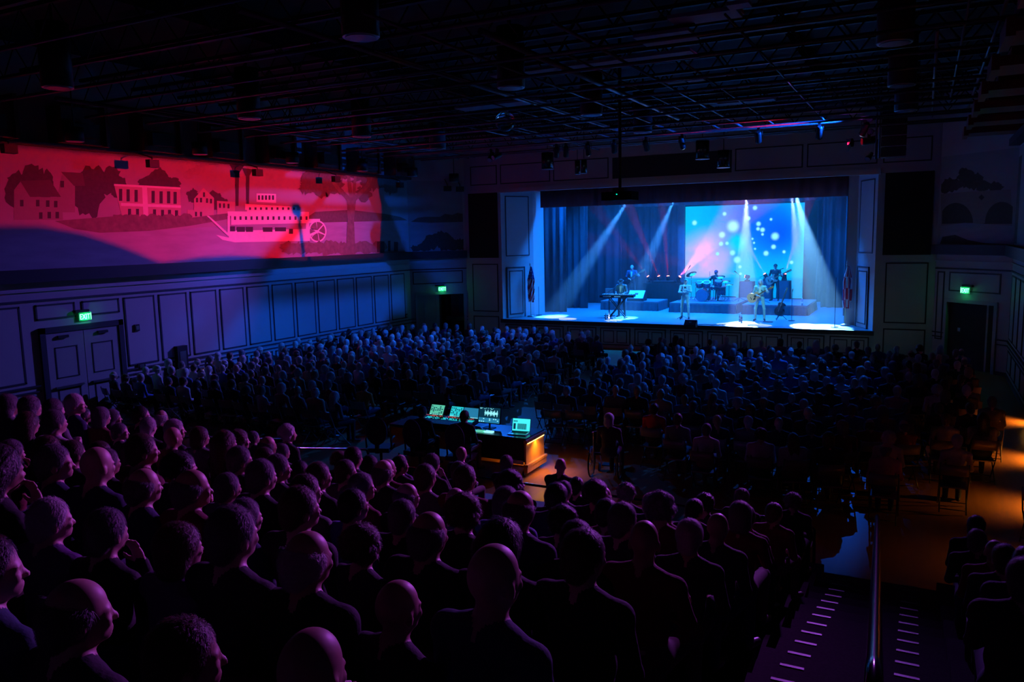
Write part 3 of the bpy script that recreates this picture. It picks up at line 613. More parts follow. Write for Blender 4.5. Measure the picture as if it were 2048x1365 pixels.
P('painted_wheel_rim', [[ring[k], ring[(k + 1) % 30], (635 + (ring[(k + 1) % 30][0] - 635) * .86, 463 + (ring[(k + 1) % 30][1] - 463) * .86), (635 + (ring[k][0] - 635) * .86, 463 + (ring[k][1] - 463) * .86)] for k in range(30)] + [[(635, 461), (635 + 17 * math.cos(a), 463 + 21 * math.sin(a)), (635 + 17 * math.cos(a + .1), 463 + 21 * math.sin(a + .1)), (635, 465)] for a in (0.3, 1.3, 2.4, 3.4, 4.5, 5.5)] + [[(606, 474), (638, 460), (638, 465), (606, 480)]], mp_white)
P('painted_gangplank', [[(413, 432), (418, 432), (460, 470), (455, 472)]], mp_white)
P('painted_leaf_mass', [blobp(x, y, rx, ry, 30, .34) for x, y, rx, ry in ((625, 358, 26, 22), (650, 352, 30, 20), (612, 372, 14, 16), (645, 380, 18, 16), (668, 372, 20, 20), (672, 348, 26, 14), (735, 352, 34, 14), (755, 362, 22, 18), (727, 388, 16, 14), (780, 362, 18, 24), (735, 372, 14, 12), (782, 378, 10, 12))], mp_tree2)
P('painted_tree_trunk', [[(692, 512), (695, 440), (694, 402), (672, 378), (660, 360), (664, 358), (682, 378), (698, 392), (694, 352), (700, 351), (705, 388), (708, 352), (713, 352), (711, 390), (730, 372), (740, 352), (746, 352), (738, 374), (712, 402), (708, 440), (711, 512)]], mp_bank)
P('painted_bush', [blobp(x, 500 - (x % 3) * 2, 16, 12, 18, .4) for x in range(575, 765, 15)], mp_bank)
P('painted_post', [rect(754, 769, 483, 505), rect(776, 781, 482, 503), rect(788, 796, 484, 503)], mp_dark)
mc, P2 = mural('mural', Vector((XL, YC, 0)), (1, -1, 0), 'blue lit mural of a river with low wooded hills above the corner door', TL, .02, LW - .1, 7.33)
lbox(MB(), TL, .02, LW - .1, 4.2, 7.33, 0, .004).build('painted_sky', mp_sky, mc)
P2('painted_water', [[(821, 444), (928, 444), (928, 505), (821, 505)]], mp_wat)
P2('painted_hill', [[(822, 444), (835, 436), (850, 434), (880, 434), (890, 428), (905, 430), (915, 426), (927, 428), (927, 444), (860, 446)]], mp_tree2)
P2('painted_bush', [blobp(x, y, rx, ry, 20, .35) for x, y, rx, ry in ((832, 498, 10, 8), (850, 494, 12, 10), (868, 482, 16, 16), (888, 484, 18, 16), (905, 490, 16, 14), (920, 490, 10, 12), (880, 470, 8, 8))], mp_tree)
mr, P3 = mural('mural', Vector((.40, YP, 0)), (-1, -1, 0), 'mural of a stone bridge with two arches above the corner door', TR, .06, RW - .02, 7.2)
lbox(MB(), TR, .02, RW, 4.2, 7.2, 0, .004).build('painted_sky', mp_sky, mr)
P3('painted_tree', [blobp(x, y, rx, ry, 24, .25) for x, y, rx, ry in ((1905, 370, 18, 14), (1932, 355, 16, 20), (1948, 362, 18, 18), (1965, 372, 16, 12), (1992, 374, 14, 10), (1890, 376, 14, 10))], mp_tree)
P3('painted_bridge', [[(1882, 388), (1930, 384), (2022, 379), (2024, 452), (1882, 452)]], mp_house)
P3('painted_arch', [[(1884, 448)] + [(1912 + 34 * math.cos(a), 446 - 40 * math.sin(a)) for a in [PI * .8 - k * PI * .8 / 14 for k in range(15)]], [(1966, 448)] + [(2004 + 34 * math.cos(a), 446 - 42 * math.sin(a)) for a in [PI - k * PI * .72 / 14 for k in range(15)]] + [(2024, 448)]], mp_tree)
P3('painted_keystone', [[(1957, 395), (1963, 389), (1969, 395), (1963, 401)]], mp_dark)
P3('painted_water', [[(1881, 452), (1930, 446), (2026, 452), (2027, 492), (1880, 488)]], mp_wat)
P3('painted_grass', [[(1880, 488), (1885, 474), (1910, 470), (1935, 480), (1965, 486), (2000, 488), (2025, 493)]], mp_tree)
m2, P4_ = mural('mural', (XR, 0, 0), (-1, 0, 0), 'edge of a mural on the side wall beside the bridge mural', TRW, -29.4, -2, 7.2)
lbox(MB(), TRW, -29.4, -2, 4.2, 7.2, 0, .004).build('painted_sky', mp_sky, m2)
lbox(MB(), TRW, -29.4, -28.6, 4.25, 6.9, .006, .008).build('painted_tree', mp_tree2, m2)
# ------------------------------------------------------------------ exit signs
m_exit = mat('exit_glow', (.2, 1, .5), .4, emit=(.02, .8, .25), es=.07); m_exitw = mat('exit_letters', (.9, 1, .95), .4, emit=(.35, 1, .65), es=2.2)
def exit_sign(T, a, z, label, bar=1):
    t = empty('exit_sign', T @ Vector((a, z, 0)), 0, label, 'exit sign', None); MI = Matrix.Translation(-(T @ Vector((a, z, 0)))) @ T @ Matrix.Translation((a, z, 0))
    MB().box(-.2 - .1 * bar, .2 - .1 * bar, .1, .17, 0, .1, 0, MI).build('housing', m_black, t)
    MB().box(-.19, .19, -.13, .1, .045, .055, 0, MI).build('glass_panel', m_exit, t)
    cu = bpy.data.curves.new('exit_text', 'FONT'); cu.body = 'EXIT'; cu.size = .21; cu.align_x = 'CENTER'; cu.extrude = .002
    tmp = bpy.data.objects.new('tmp', cu); COL.objects.link(tmp); bpy.context.view_layer.update()
    me = bpy.data.meshes.new_from_object(tmp.evaluated_get(bpy.context.evaluated_depsgraph_get())); bpy.data.objects.remove(tmp); me.materials.clear(); me.materials.append(m_exitw)
    me.transform(MI @ Matrix.Translation((-.015 * bar, -.095, .058)) @ Matrix.Diagonal((.72, 1, 1, 1))); link(bpy.data.objects.new('lettering', me), t)
    MB().box(.165 * bar - .006, .165 * bar + .006, -.11, .07, .056, .06, 0, MI).build('arrow_bar', m_exitw, t)
    c = T @ Vector((a, z - .05, .12)); l = bpy.data.lights.new('exit_light', 'POINT'); l.color = (.03, 1, .3); l.energy = 1.8; l.shadow_soft_size = .08; o = bpy.data.objects.new('exit_light', l); link(o); o.location = c
exit_sign(TLW, 13.95, 2.87, 'green exit sign over the double doors', 1)
exit_sign(TL, 1.45, 2.50, 'green exit sign over the corner doorway below the river hills mural', 1)
exit_sign(TR, 1.3, 2.70, 'green exit sign over the dark doorway below the bridge mural', -1)
# ------------------------------------------------------------------ wall gear
def wall_box(T, a, z, w, h, d, label, cat, m=m_black, name='wall_unit'):
    o = lbox(MB(), T, a - w / 2, a + w / 2, z - h / 2, z + h / 2, .012, d); lbox(o, T, a - w * .3, a + w * .3, z - h * .3, z + h * .3, d, d + .01, 1); return tag(o.build(name, [m, m_metal]), label, cat)
wall_box(TLW, 15.55, 2.35, .16, .2, .05, 'small black thermostat box on a wall panel beside the double doors', 'thermostat', name='thermostat')
wall_box(TLW, 17.0, 1.2, .38, .85, .16, 'dark fire extinguisher cabinet on the side wall', 'cabinet', name='extinguisher_cabinet')
wall_box(TLW, 15.6, 1.2, .25, .16, .05, 'small dark outlet plate on the chair rail', 'outlet', name='outlet_plate')
wall_box(TLW, 29.3, 1.35, .14, .18, .05, 'small dark switch box near the corner doorway', 'switch', name='switch_box')
m_warm = mat('warm_lens', (1, .7, .3), .4, emit=(1, .45, .08), es=7)
def aisle_light(T, a, label, w=14, z=.42, deg=120):
    t = empty('aisle_light', T @ Vector((a, z, 0)), 0, label, 'lamp'); Ti = Matrix.Translation(-(T @ Vector((a, z, 0)))) @ T @ Matrix.Translation((a, z, 0))
    MB().box(-.09, .09, 0, .08, .05, .14, 0, Ti).box(-.09, .09, -.05, .08, .03, .05, 0, Ti).build('housing', m_metal, t); MB().box(-.07, .07, -.012, 0, .06, .13, 0, Ti).build('lens', m_warm, t)
    v = RC.T @ (np.array(T @ Vector((a, z - .03, .1))) - CP); px = CX + F * v[0] / v[2]
    spot(T @ Vector((a, z - .03, .1)), T @ Vector((a, -.3, .55)), WARM, w, deg, .7, .04, 'aisle_lamp' if 0 < px < 2048 else 'aisle_lamp_right_offscreen')
for i, y in enumerate((22.6, 18.9, 15.6, 12.6)): aisle_light(TRW, -y, ('first', 'second', 'third', 'fourth')[i] + ' warm aisle lamp on the side wall counted from the bridge mural door', (40, 90, 120, 80)[i])
aisle_light(TLW, 17.7, 'warm aisle lamp low on the wall beside the fire extinguisher cabinet', 7, .75)
# ------------------------------------------------------------------ ceiling: joists, pipes, ducts, cans
m_joist = mat('joist_steel', (.02, .02, .022), .6, .2)
jm = MB(); jm.box(XL + .1, XR - .1, -.05, .05, .62, .70).box(XL + .1, XR - .1, -.05, .05, 0, .06)
jw = MB(); n = 24; dx = (XR - XL - .2) / n
for k in range(n):
    a = XL + .1 + k * dx; jw.tube([(a, 0, .03), (a + dx / 2, 0, .66)], .018, 4).tube([(a + dx / 2, 0, .66), (a + dx, 0, .03)], .018, 4)
jm, jw = jm.mesh('joist_chords', m_joist), jw.mesh('joist_web', m_joist)
for i in range(18):
    o = struct(inst(jm, 'ceiling_joist', None, (0, 3.2 + i * 1.6, 8.55))); inst(jw, 'web', o)
PIPES_X = [8.3, 11.2, 13.6, 15.4, 17.2, 19.0, 20.6, 22.2, 23.7, 25.2, 26.2, 27.0, 28.1, 29.0]
pm = MB().tube([(XL + 1.3, 0, 0), (XR - 1.2, 0, 0)], .035, 8).mesh('pipe_x', m_pipe)
for i, y in enumerate(PIPES_X): tag(inst(pm, 'lighting_pipe', None, (0, y, 8.05 + .05 * (i % 2))), 'dark lighting pipe running across the hall under the joists', 'pipe', 'cross pipes')
for x, y0, y1, r, z in ((-12.6, 17, 30, .03, 8.0), (-11.72, 19, 30.5, .03, 8.05), (-9.1, 9, 26, .05, 8.12), (-7.6, 10, 27, .03, 8.1), (-6.7, 12, 24, .06, 8.14), (-5.4, 12, 29, .03, 8.1), (-17.2, 14, 30, .04, 8.0), (-17.5, 14, 30, .03, 8.1), (-18.0, 12, 30, .05, 8.15), (.05, 16, 28, .03, 8.05), (.95, 13, 27, .03, 8.2), (1.15, 13, 28, .04, 8.1), (1.4, 12, 28.5, .03, 8.0), (1.85, 14, 26, .03, 8.3), (-9.9, 14, 29, .02, 8.0), (-8.9, 12, 24, .02, 8.0), (-6.1, 14, 28, .02, 8.0), (-4.4, 16, 28, .02, 8.0), (-2.9, 13, 27, .02, 8.0), (-11.42, 16, 29, .02, 8.0), (.45, 14, 26, .02, 8.0)):
    tag(MB().tube([(0, y0, 0), (0, y1, 0)], r, 8).build('conduit_pipe', m_pipe, loc=(x, 0, 8.133 + r)), 'thin pipe running lengthwise under the rafters', 'pipe', 'lengthwise pipes')
m_acou = mat('acoustic_panel', (.3, .36, .44), .7)
for px, py, w, d, z in ((1180, 135, 4.6, .75, 8.42), (1333, 78, 1.0, .8, 8.3), (1393, 37, .9, .5, 8.45), (1430, 34, .8, .55, 8.40), (1453, 28, .5, .4, 8.45), (1478, 13, .35, .3, 8.4), (1000, 212, 2.6, .6, 8.4), (1485, 206, 1.7, .4, 8.3), (1350, 166, .5, .25, 8.3), (1392, 162, .4, .25, 8.3), (1418, 208, .4, .3, 8.2)):
    p = onz(px, py, z); tag(MB().box(-w / 2, w / 2, -d / 2, d / 2, 0, .06).build('ceiling_panel', m_acou, loc=p), 'pale rectangular acoustic panel hung flat under the rafters', 'panel', 'hanging ceiling panels')
for k, (x, z) in enumerate(((-3.5, 8.9), (-14.0, 8.9))): tag(MB().box(-.45, .45, 4, 28, 0, .5).build('air_duct', m_ceil, loc=(x, 0, 9.3)), ('black air duct near the line array' if k == 0 else 'black air duct over the mural half of the hall'), 'duct')
m_lens = mat('can_lens', (.25, .27, .32), .25)
cb = MB().tube([(0, 0, 0), (0, 0, 1.25)], .30, 28).mesh('can_body', m_black); cl = MB().tube([(0, 0, -.02), (0, 0, .0)], [.285, .30], 28).mesh('can_ring', m_metal); cg = MB().tube([(0, 0, -.03), (0, 0, -.019)], .25, 28).mesh('can_glass', m_lens)
for x in (-15.8, -8.1, -.6):
    for y in (5.6, 10.6, 15.8, 20.5, 24.9):
        o = empty('ceiling_can_lamp', (x, y, 8.0), 0, 'large unlit black cylinder lamp hanging from the ceiling', 'lamp', 'cylinder house lamps'); inst(cb, 'body', o); inst(cl, 'trim_ring', o); inst(cg, 'glass', o); MB().tube([(0, 0, 1.25), (0, 0, 1.9)], .03, 6).build('stem', m_black, o)
for px, py in ((400, 309), (585, 326), (725, 342), (150, 283), (825, 353), (908, 364)):
    p = onx(px, py, XL + 1.1) if px < 830 else on(px, py, TL @ Vector((0, 0, .75)), (1, -1, 0)); o = empty('soffit_can_lamp', p, 0, 'small dark downlight hanging under the soffit above the steamer mural', 'lamp', 'soffit downlights')
    MB().tube([(0, 0, 0), (0, 0, .35)], .22, 20).build('body', m_black, o); MB().tube([(0, 0, -.012), (0, 0, 0)], [.2, .22], 20).build('trim_ring', m_metal, o); MB().tube([(0, 0, .35), (0, 0, 9.9 - p.z)], .02, 6).build('stem', m_black, o)
# soffit and stepped boxes above the murals
for sgn, T, a0, a1, nm in ((1, TLW, 2, 29.7, 'trim_9'), (-1, TRW, -29.4, -2, 'trim_10')):
    struct(lbox(MB(), T, a0, a1, 7.36 if sgn > 0 else 7.25, 7.46, 0, .30).build(nm, m_ledge))
for i in range(9):
    y = 8.5 + i * 2.45
    t = empty('soffit_box', TLW @ Vector((y, 7.46, 0)), 0, 'dark red boxed baffle standing on the soffit above the steamer mural', 'baffle', 'baffles over the steamer mural')
    MB().box(0, .62, 0, 1.25, 0, .95).build('carcass', m_soffit, t); MB().box(0, .7, 1.2, 1.3, -.02, 1.05).build('front_board', m_soffit, t); MB().box(.62, .85, .1, .9, .15, .5).build('speaker_recess', m_black, t)
for i in range(8):
    y = 27.2 - i * 2.7
    t = empty('stepped_bracket', TRW @ Vector((-y, 7.46, 0)), 0, 'stepped dark red timber bracket above the mural on the aisle wall', 'bracket', 'stepped brackets')
    for k in range(3): MB().box(-1.55 + .22 * k, 0, -.35 + .12 * k, .7 - .08 * k, .005 + .165 * k, .17 + .165 * k).build('step', m_soffit, t)
    MB().box(-1.62, -1.5, -.4, .75, -.06, .2).build('end_board', m_soffit, t)
# small track lamps over the mural
for px, py in ((18, 297), (305, 327), (515, 345), (672, 358), (800, 370), (895, 377), (920, 378)):
    cw = px > 830; p = on(px, py, TL @ Vector((0, 0, .5)), (1, -1, 0)) if cw else onx(px, py, XL + .75); t = empty('track_lamp', p, -PI / 4 if cw else 0, 'small black box lamp hanging in front of the river murals', 'lamp', 'mural lamps')
    MB().box(-.09, .09, -.16, .16, -.12, .1).build('housing', m_black, t); MB().tube([(0, 0, .08), (0, 0, .16), (-.55 if not cw else -.5, 0, 7.41 - p.z)], .02, 6).build('arm', m_black, t); MB().box(-.095, -.09, -.13, .13, -.09, .07).build('lens', m_lens, t)
# stage lamps on the front pipe (they throw the pools of light on the stage edge)
m_redlens_dim = mat('red_lens_dim', (.6, .05, .05), .3, emit=RED, es=.05)
m_lamplens = mat('lamp_lens', (.8, .9, 1), .3, emit=(.5, .8, 1), es=5)
def stage_lamp(loc, tgt, label, group, lens=m_lamplens, L=.42, r=.1):
    t = empty('stage_lamp', loc, 0, label, 'lamp', group); d = (Vector(tgt) - Vector(loc)).normalized()
    MB().tube([-d * L * .5, -d * L * .4, d * L * .4, d * L * .5], [r * .6, r * .9, r, r * 1.05], 12).build('barrel', m_black, t)
    MB().tube([d * L * .5, d * (L * .5 + .01)], r * .9, 12).build('lens', lens, t)
    a = d.cross(Vector((0, 0, 1))).normalized() if abs(d.z) < .99 else Vector((1, 0, 0))
    MB().tube([a * r * 1.15, a * r * 1.15 + Vector((0, 0, .22)), -a * r * 1.15 + Vector((0, 0, .22)), -a * r * 1.15], .012, 5).build('yoke', m_black, t)
    MB().box(-.04, .04, -.04, .04, .08, .30).build('clamp', m_black, t)
    return Vector(loc) + d * (L * .5 + .03)
FRONT = [((1113, 300), (1110, 634.5), 6.5, 9000, (1, .95, .97)), ((1132, 299), (1133, 639), 5.5, 9000, (1, .95, .97)), ((1176, 297), (1222, 643), 5.5, 9000, (1, .95, .97)), ((1228, 288), 'keys', 12, 1400, (.22, .82, 1)), ((1292, 287), 'singer', 12, 1900, (.22, .82, 1)), ((1364, 277), (1446, 652), 5.4, 9000, (1, .95, .97)), ((1517, 266), 'guitar', 12, 2200, (.22, .82, 1)), ((1639, 250), (1612, 652.5), 5.6, 9000, (1, .95, .97)), ((1730, 245), (1514, 655), 5.2, 9000, (1, .95, .97)),
         ((982, 300), (-14.5, 20.0, 1.0), 90, 2600, (.008, .15, 1)), ((994, 306), (-20.5, 13.0, 1.6), 44, 2600, (.20, .07, 1))]
AIM = {'keys': (-11.9, 33.9, 2.2), 'singer': (-9.07, 33.75, 2.2), 'guitar': (-5.95, 33.8, 2.1)}
for (px, py), tg, dg, w, c in FRONT:
    lc = ony(px, py, 27.0); lc.z = 7.82
    if isinstance(tg, str): tg = Vector(AIM[tg]); bl = .4
    elif len(tg) == 2: tg = onz(*tg, ZS); tg.y = max(tg.y, YP + .16 + .085 * dg); bl = .08
    else: bl = .9
    p = stage_lamp(lc, tg, 'black stage lamp on the front pipe aimed at the stage' if bl < .9 else 'dark stage lamp on the front pipe beyond the round globe, aimed into the hall', 'lamps on the front pipe', m_lamplens if bl < .9 else m_lens); spot(p, tg, c, w, dg, bl, .03)
# red lamp with a cut metal flap made up to shape the red field on the mural
RL = LADX[3] + Vector((-.45, -.1, .05)); RT = Vector((XL, 20.0, 5.9))
stage_lamp(RL - (RT - RL).normalized() * .28, RT, 'black lamp with a cut metal flap added to shape its red light on the mural', None, m_redlens_dim, .4, .11)
MB().tube([-(RT - RL).normalized() * .0 + Vector((0, 0, .1)), LADX[3] + Vector((0, 0, .2)) - (RL - (RT - RL).normalized() * .28)], .02, 6).build('side_arm', m_black, [o for o in bpy.data.objects if o.get('label', '').startswith('black lamp with a cut metal flap')][0])
rp = spot(RL, RT, RED, 17000, 56, 1, .0015)
def shademask(name, pts):                          # shade edges given where they fall on the wall (room y, z)
    d = (RT - RL).normalized(); mb = MB(); c0 = RL + d * .3
    def q(y, z, k=0): r = Vector((XL, y, z)) - RL; return RL + r * ((d.dot(c0 - RL) + k) / d.dot(r))
    bm = bmesh.new(); vs = [bm.verts.new(q(*p)) for p in pts]; f = bm.faces.new(vs); bmesh.ops.triangulate(bm, faces=[f]); bm.verts.index_update()
    mb.add([v.co.copy() for v in bm.verts], [tuple(v.index for v in f.verts) for f in bm.faces]); bm.free(); o = mb.build(name, m_black); md = o.modifiers.new('thick', 'SOLIDIFY'); md.thickness = .002
    o.parent = FLP; o.matrix_parent_inverse = Matrix.Translation(-FLP.location); return o
FLP = bpy.data.objects[[o.name for o in bpy.data.objects if o.get('label', '').startswith('black lamp with a cut metal flap')][0]]
W_ = lambda px, py: tuple(onx(px, py, XL))[1:]
shademask('shademask', [W_(x, y) for x, y in ((-150, 470), (0, 452), (80, 452), (160, 466), (230, 488), (290, 512), (322, 526), (350, 522), (400, 514), (460, 511), (520, 514), (560, 520), (580, 522), (700, 520), (775, 516))] + [(29, -9), (0, -9)])
shademask('shademask', [(-2, 7.30), (29, 7.36), (33, 14), (-4, 14)])
shademask('shademask', [(28.2, 2.5), (28.3, 8.5), (33, 9), (33, 2)])
shademask('shademask', [W_(x, y) for x, y in ((604, 530), (598, 470), (594, 436), (584, 428), (580, 414), (588, 406), (598, 408), (602, 420), (600, 432), (604, 470), (612, 530))])  # microphone silhouette, made up only to cast its shade on the mural
_d = (RT - RL).normalized(); MB().tube([_d * .46, _d * .585], [.13, .13], 16, cap=False).build('shademask_ring', m_black, FLP)
# beams: lamps above the stage, just behind the valance line, landing on the stage edge
BEAMS = [((1262, 392), (1106, 633), 110000, 10, (.04, .30, 1)), ((1352, 391), (1247, 636.5), 80000, 10, (.04, .30, 1)), ((1493, 387), (1488, 649), 60000, 9, (.40, .60, 1)), ((1583, 383), (1611, 652.5), 50000, 7, (.40, .60, 1)), ((1590, 383), (1660, 656.5), 80000, 10, (.16, .52, 1))]
for k, (a, b, w, dg, c) in enumerate(BEAMS):
    A = ony(a[0], a[1], 38.5 if k < 2 else 40.5); B = onz(b[0], b[1], ZS)
    p = stage_lamp(A, B, 'black beam lamp hanging high over the stage behind the valance', 'beam lamps over the stage', L=.5, r=.12); spot(p, B, c, w, dg, .5, .06)
    if k == 1: ZB1 = A.z + .3
    if k == 4: ZB2 = A.z + .3
tag(MB().tube([(-18, 38.5, ZB1), (-.8, 38.5, ZB1)], .05, 6).build('stage_pipe', m_pipe), 'pipe over the stage carrying two beam lamps', 'pipe')
tag(MB().tube([(-18, 40.5, ZB2), (-.8, 40.5, ZB2)], .05, 6).build('stage_pipe', m_pipe), 'pipe over the stage carrying three beam lamps', 'pipe')
# hanging speakers, projector, globe
for px, py, y, s, rr in ((1095, 322, 29.3, .3, .24), (1155, 335, 29.3, .24, .105), (1168, 333, 29.3, .24, .115), (1405, 300, 29.3, .3, .24), (1447, 318, 29.3, .28, .22)):
    p = ony(px, py, y); t = empty('pendant_speaker', p, 0, 'glossy black cylinder speaker hanging before the stage header', 'speaker', 'pendant speakers')
    MB().tube([(0, 0, -.32 * s / .3), (0, 0, .32 * s / .3)], rr, 20).build('body', m_blackgloss, t); MB().tube([(0, 0, -.34 * s / .3), (0, 0, -.32 * s / .3)], rr * 1.06, 20).build('rim', m_metal, t); MB().tube([(0, 0, .3), (0, 0, 9.9 - p.z)], .015, 6).build('stem', m_black, t)
p = ony(1240, 392, 20.5); t = empty('projector', p, 0, 'black projector hanging on a long pole before the stage', 'projector')
MB().box(-.42, .42, -.3, .3, -.12, .1).build('body', mat('projector_black', (.002, .002, .0025), .9, spec=.1), t); MB().tube([(0, .3, 0), (0, .36, 0)], .07, 14).build('lens', m_lens, t); MB().tube([(0, 0, .1), (0, 0, 9.9 - p.z)], .045, 8).build('pole', m_black, t); MB().box(-.16, .16, -.14, .14, .1, .2).build('mount', m_black, t)
MB().box(.0, .03, -.305, -.3, .02, .04).build('status_light', mat('green_led', (0, 1, .3), emit=(0, 1, .35), es=3), t)
p = ony(1010, 243, 21.5); t = empty('mirror_globe', p, 0, 'round clear globe hanging from the ceiling', 'globe')
MB().ell((0, 0, 0), (.3, .3, .3), 24, 16).build('sphere', mat('globe_glass', (.9, .9, .9), .05, trans=.92), t); MB().tube([(0, 0, .28), (0, 0, 9.9 - p.z)], .02, 6).build('stem', m_black, t); MB().tube([(0, 0, .28), (0, 0, .36)], .1, 12).build('cap', m_metal, t)
la = ony(1787, 300, 28.6); t = empty('line_array', (la.x, 28.6, 7.05), 0, 'black line array of stacked loudspeakers hanging beside the stage header', 'speaker')
for k in range(5):
    o = MB().box(-.36, .36, -.25, .25, k * .33, k * .33 + .29).build('speaker_cabinet', m_black, t); MB().box(-.37, .37, -.26, -.25, k * .33 - .015, k * .33 + .01).build('trim_bar', m_metal, o)
MB().tube([(-.42, 0, 0), (-.42, 0, 2.8)], .03, 6).tube([(.3, 0, 1.6), (.3, 0, 2.8)], .02, 6).build('hanger', m_pipe, t)
# downstage hanging pole with lamps
LB = LADX[4]; t = empty('lamp_ladder', (LB.x, 26.8, LB.z - .1), 0, 'vertical lighting pole hung with small lamps beside the line array', 'lighting pole'); o_ = t.location
MB().tube([(0, 0, 0), (0, 0, 9.9 - LB.z + .1)], .03, 8).build('pole', m_pipe, t)
for k, (tg, c, w, dg, bl) in LAD.items():
    a = LADX[k] - o_; a.x = -.16; d = (Vector(tg) - LADX[k]).normalized()
    h = MB().tube([a - d * .14, a + d * .06, a + d * .14], [.05, .09, .095], 12).tube([a, Vector((0, 0, a.z))], .015, 6).build('lamp_head', m_black, t); MB().tube([a + d * .135, a + d * .145], .08, 12).build('lens', m_lens, h)
    spot(o_ + a + d * .17, tg, c, w, dg, bl, .025)
# ------------------------------------------------------------------ haze over the stage
hz = MB().prism([(-16.6, 31.95), (-1.85, 31.95), (-2.70, 33.2), (-2.70, 33.7), (1.9, 33.7), (1.9, 44.9), (-19.9, 44.9), (-19.9, 34.6), (-16.04, 34.6), (-16.02, 33.35)], Matrix.Translation((0, 0, ZS + .02)), 9.2 - ZS); m = bpy.data.materials.new('haze'); m.use_nodes = True
N = m.node_tree.nodes; N.remove(N['Principled BSDF']); v = N.new('ShaderNodeVolumeScatter'); v.inputs['Density'].default_value = .010; v.inputs['Anisotropy'].default_value = .6; v.inputs['Color'].default_value = (1, 1, 1, 1)
m.node_tree.links.new(v.outputs[0], N['Material Output'].inputs['Volume']); MATS['haze'] = m
o = hz.build('haze', m); tag(o, 'thin blue haze hanging over the stage in the lamp beams', 'haze', kind='stuff')
# ------------------------------------------------------------------ bleacher
RD, RR_, Y0, Z0 = .86, .225, 11.3, .18       # row depth, rise, front edge, first tier height
NR = 15
def tier_z(i): return Z0 + RR_ * i
bl = empty('bleacher', (0, 0, 0), 0, 'dark carpeted bleacher with rising tiers and a stepped aisle', 'bleacher')
A0, A1 = -1.05, .33                           # the stepped aisle
for i in range(NR):
    y1 = Y0 - i * RD; y0 = y1 - RD if i < NR - 1 else -7.9
    for a, b in ((XL + .06, A0), (A1, XR - .06)):
        MB().box(a, b, y0, y1, 0, tier_z(i)).build('tier', m_tier, bl)
        if i < NR - 1 and a < -5:
            pass
    for h in (0, 1):                           # two treads for each tier
        zt_ = tier_z(i) - (RR_ / 2 if h == 0 else 0); yb = y1 - h * RD / 2
        if i == NR - 1 and h: continue
        s = MB().box(A0, A1, y0, yb, 0, zt_ - .001 * 0).build('step', m_tier, bl)
        for a, b in ((A0 + .18, A0 + .36), (A1 - .40, A1 - .22)): MB().box(a, b, yb - .028, yb + .004, zt_, zt_ + .005).build('nosing_strip', mat('nosing_strip', (.055, .05, .06), .45), s)
m_seat = mat('bleacher_seat', (.03, .03, .04), .6)
for i in range(NR - 1):
    y = Y0 - i * RD - .55
    for a, b in ((XL + .3, A0 - .12), (A1 + .12, XR - .2)):
        MB().box(a, b, y - .2, y + .22, tier_z(i) + .38, tier_z(i) + .43).build('bench_seat', m_seat, bl); 
        MB().box(a + .05, b - .05, y - .03, y + .03, tier_z(i), tier_z(i) + .38).build('bench_support', m_seat, bl)
# aisle rails
m_rail = mat('rail_gloss', (.02, .022, .028), .15, .7)
def aisle_rail(x, ya, yb, label, xb=None, r=.024, hook=True, up=0):
    t = empty('handrail', (x, ya, tier_z(max(0, (Y0 - ya) / RD - .5))), 0, label, 'handrail', 'aisle handrails')
    def zt(y): return max(0, Z0 + RR_ * ((Y0 - y) / RD - .5))
    sx = lambda y: 0 if xb is None else (xb - x) * (ya - y) / (ya - yb)
    pts = []; n = 16
    for k in range(n + 1):
        y = yb + (ya - yb) * k / n; pts.append(Vector((sx(y), y - ya, zt(y) + .92 + up * (n - k) / n - t.location.z)))
    e = pts[-1]; pts += [e + Vector((0, .08, -.03)), e + Vector((0, .12, -.12)), e + Vector((0, .12, -.30)), e + Vector((0, .05, -.38))] if hook else []
    MB().tube(pts, r, 10).build('top_rail', m_rail, t)
    MB().tube([p + Vector((0, 0, -.42)) for p in pts[:n + 1]], r * .8, 8).build('mid_rail', m_rail, t)
    for y in [ya - .1 - 1.72 * k for k in range(int((ya - yb) / 1.72) + 1)]:
        z = zt(y) - t.location.z; MB().tube([(sx(y), y - ya, z - .15), (sx(y), y - ya, z + .92)], r * .9, 8).build('post', m_rail, t)
    return t
aisle_rail(-.40, 11.15, 2.2, 'glossy dark handrail down the middle of the stepped aisle', -.07, .027, True, .14)
aisle_rail(-8.9, 11.2, 8.6, 'dark handrail end among the seats behind the mixing desk')
aisle_rail(-10.7, 11.2, 8.4, 'dark handrail end among the seats between the desk and the double doors')
aisle_rail(-13.2, 10.2, 7.2, 'dark handrail end beside the person in the red shirt')
t = empty('front_rail', (0, Y0 + .12, 0), 0, 'low dark guard rail along the front row of the bleacher', 'rail')
MB().tube([(-8.4, 0, .05), (-8.4, 0, .62), (-8.3, 0, .70), (-1.3, 0, .70), (-1.2, 0, .62), (-1.2, 0, .05)], .022, 8).build('top_rail', m_rail, t)
for k in range(5): MB().tube([(-7.2 + 1.25 * k, 0, 0), (-7.2 + 1.25 * k, 0, .7)], .018, 6).build('post', m_rail, t)
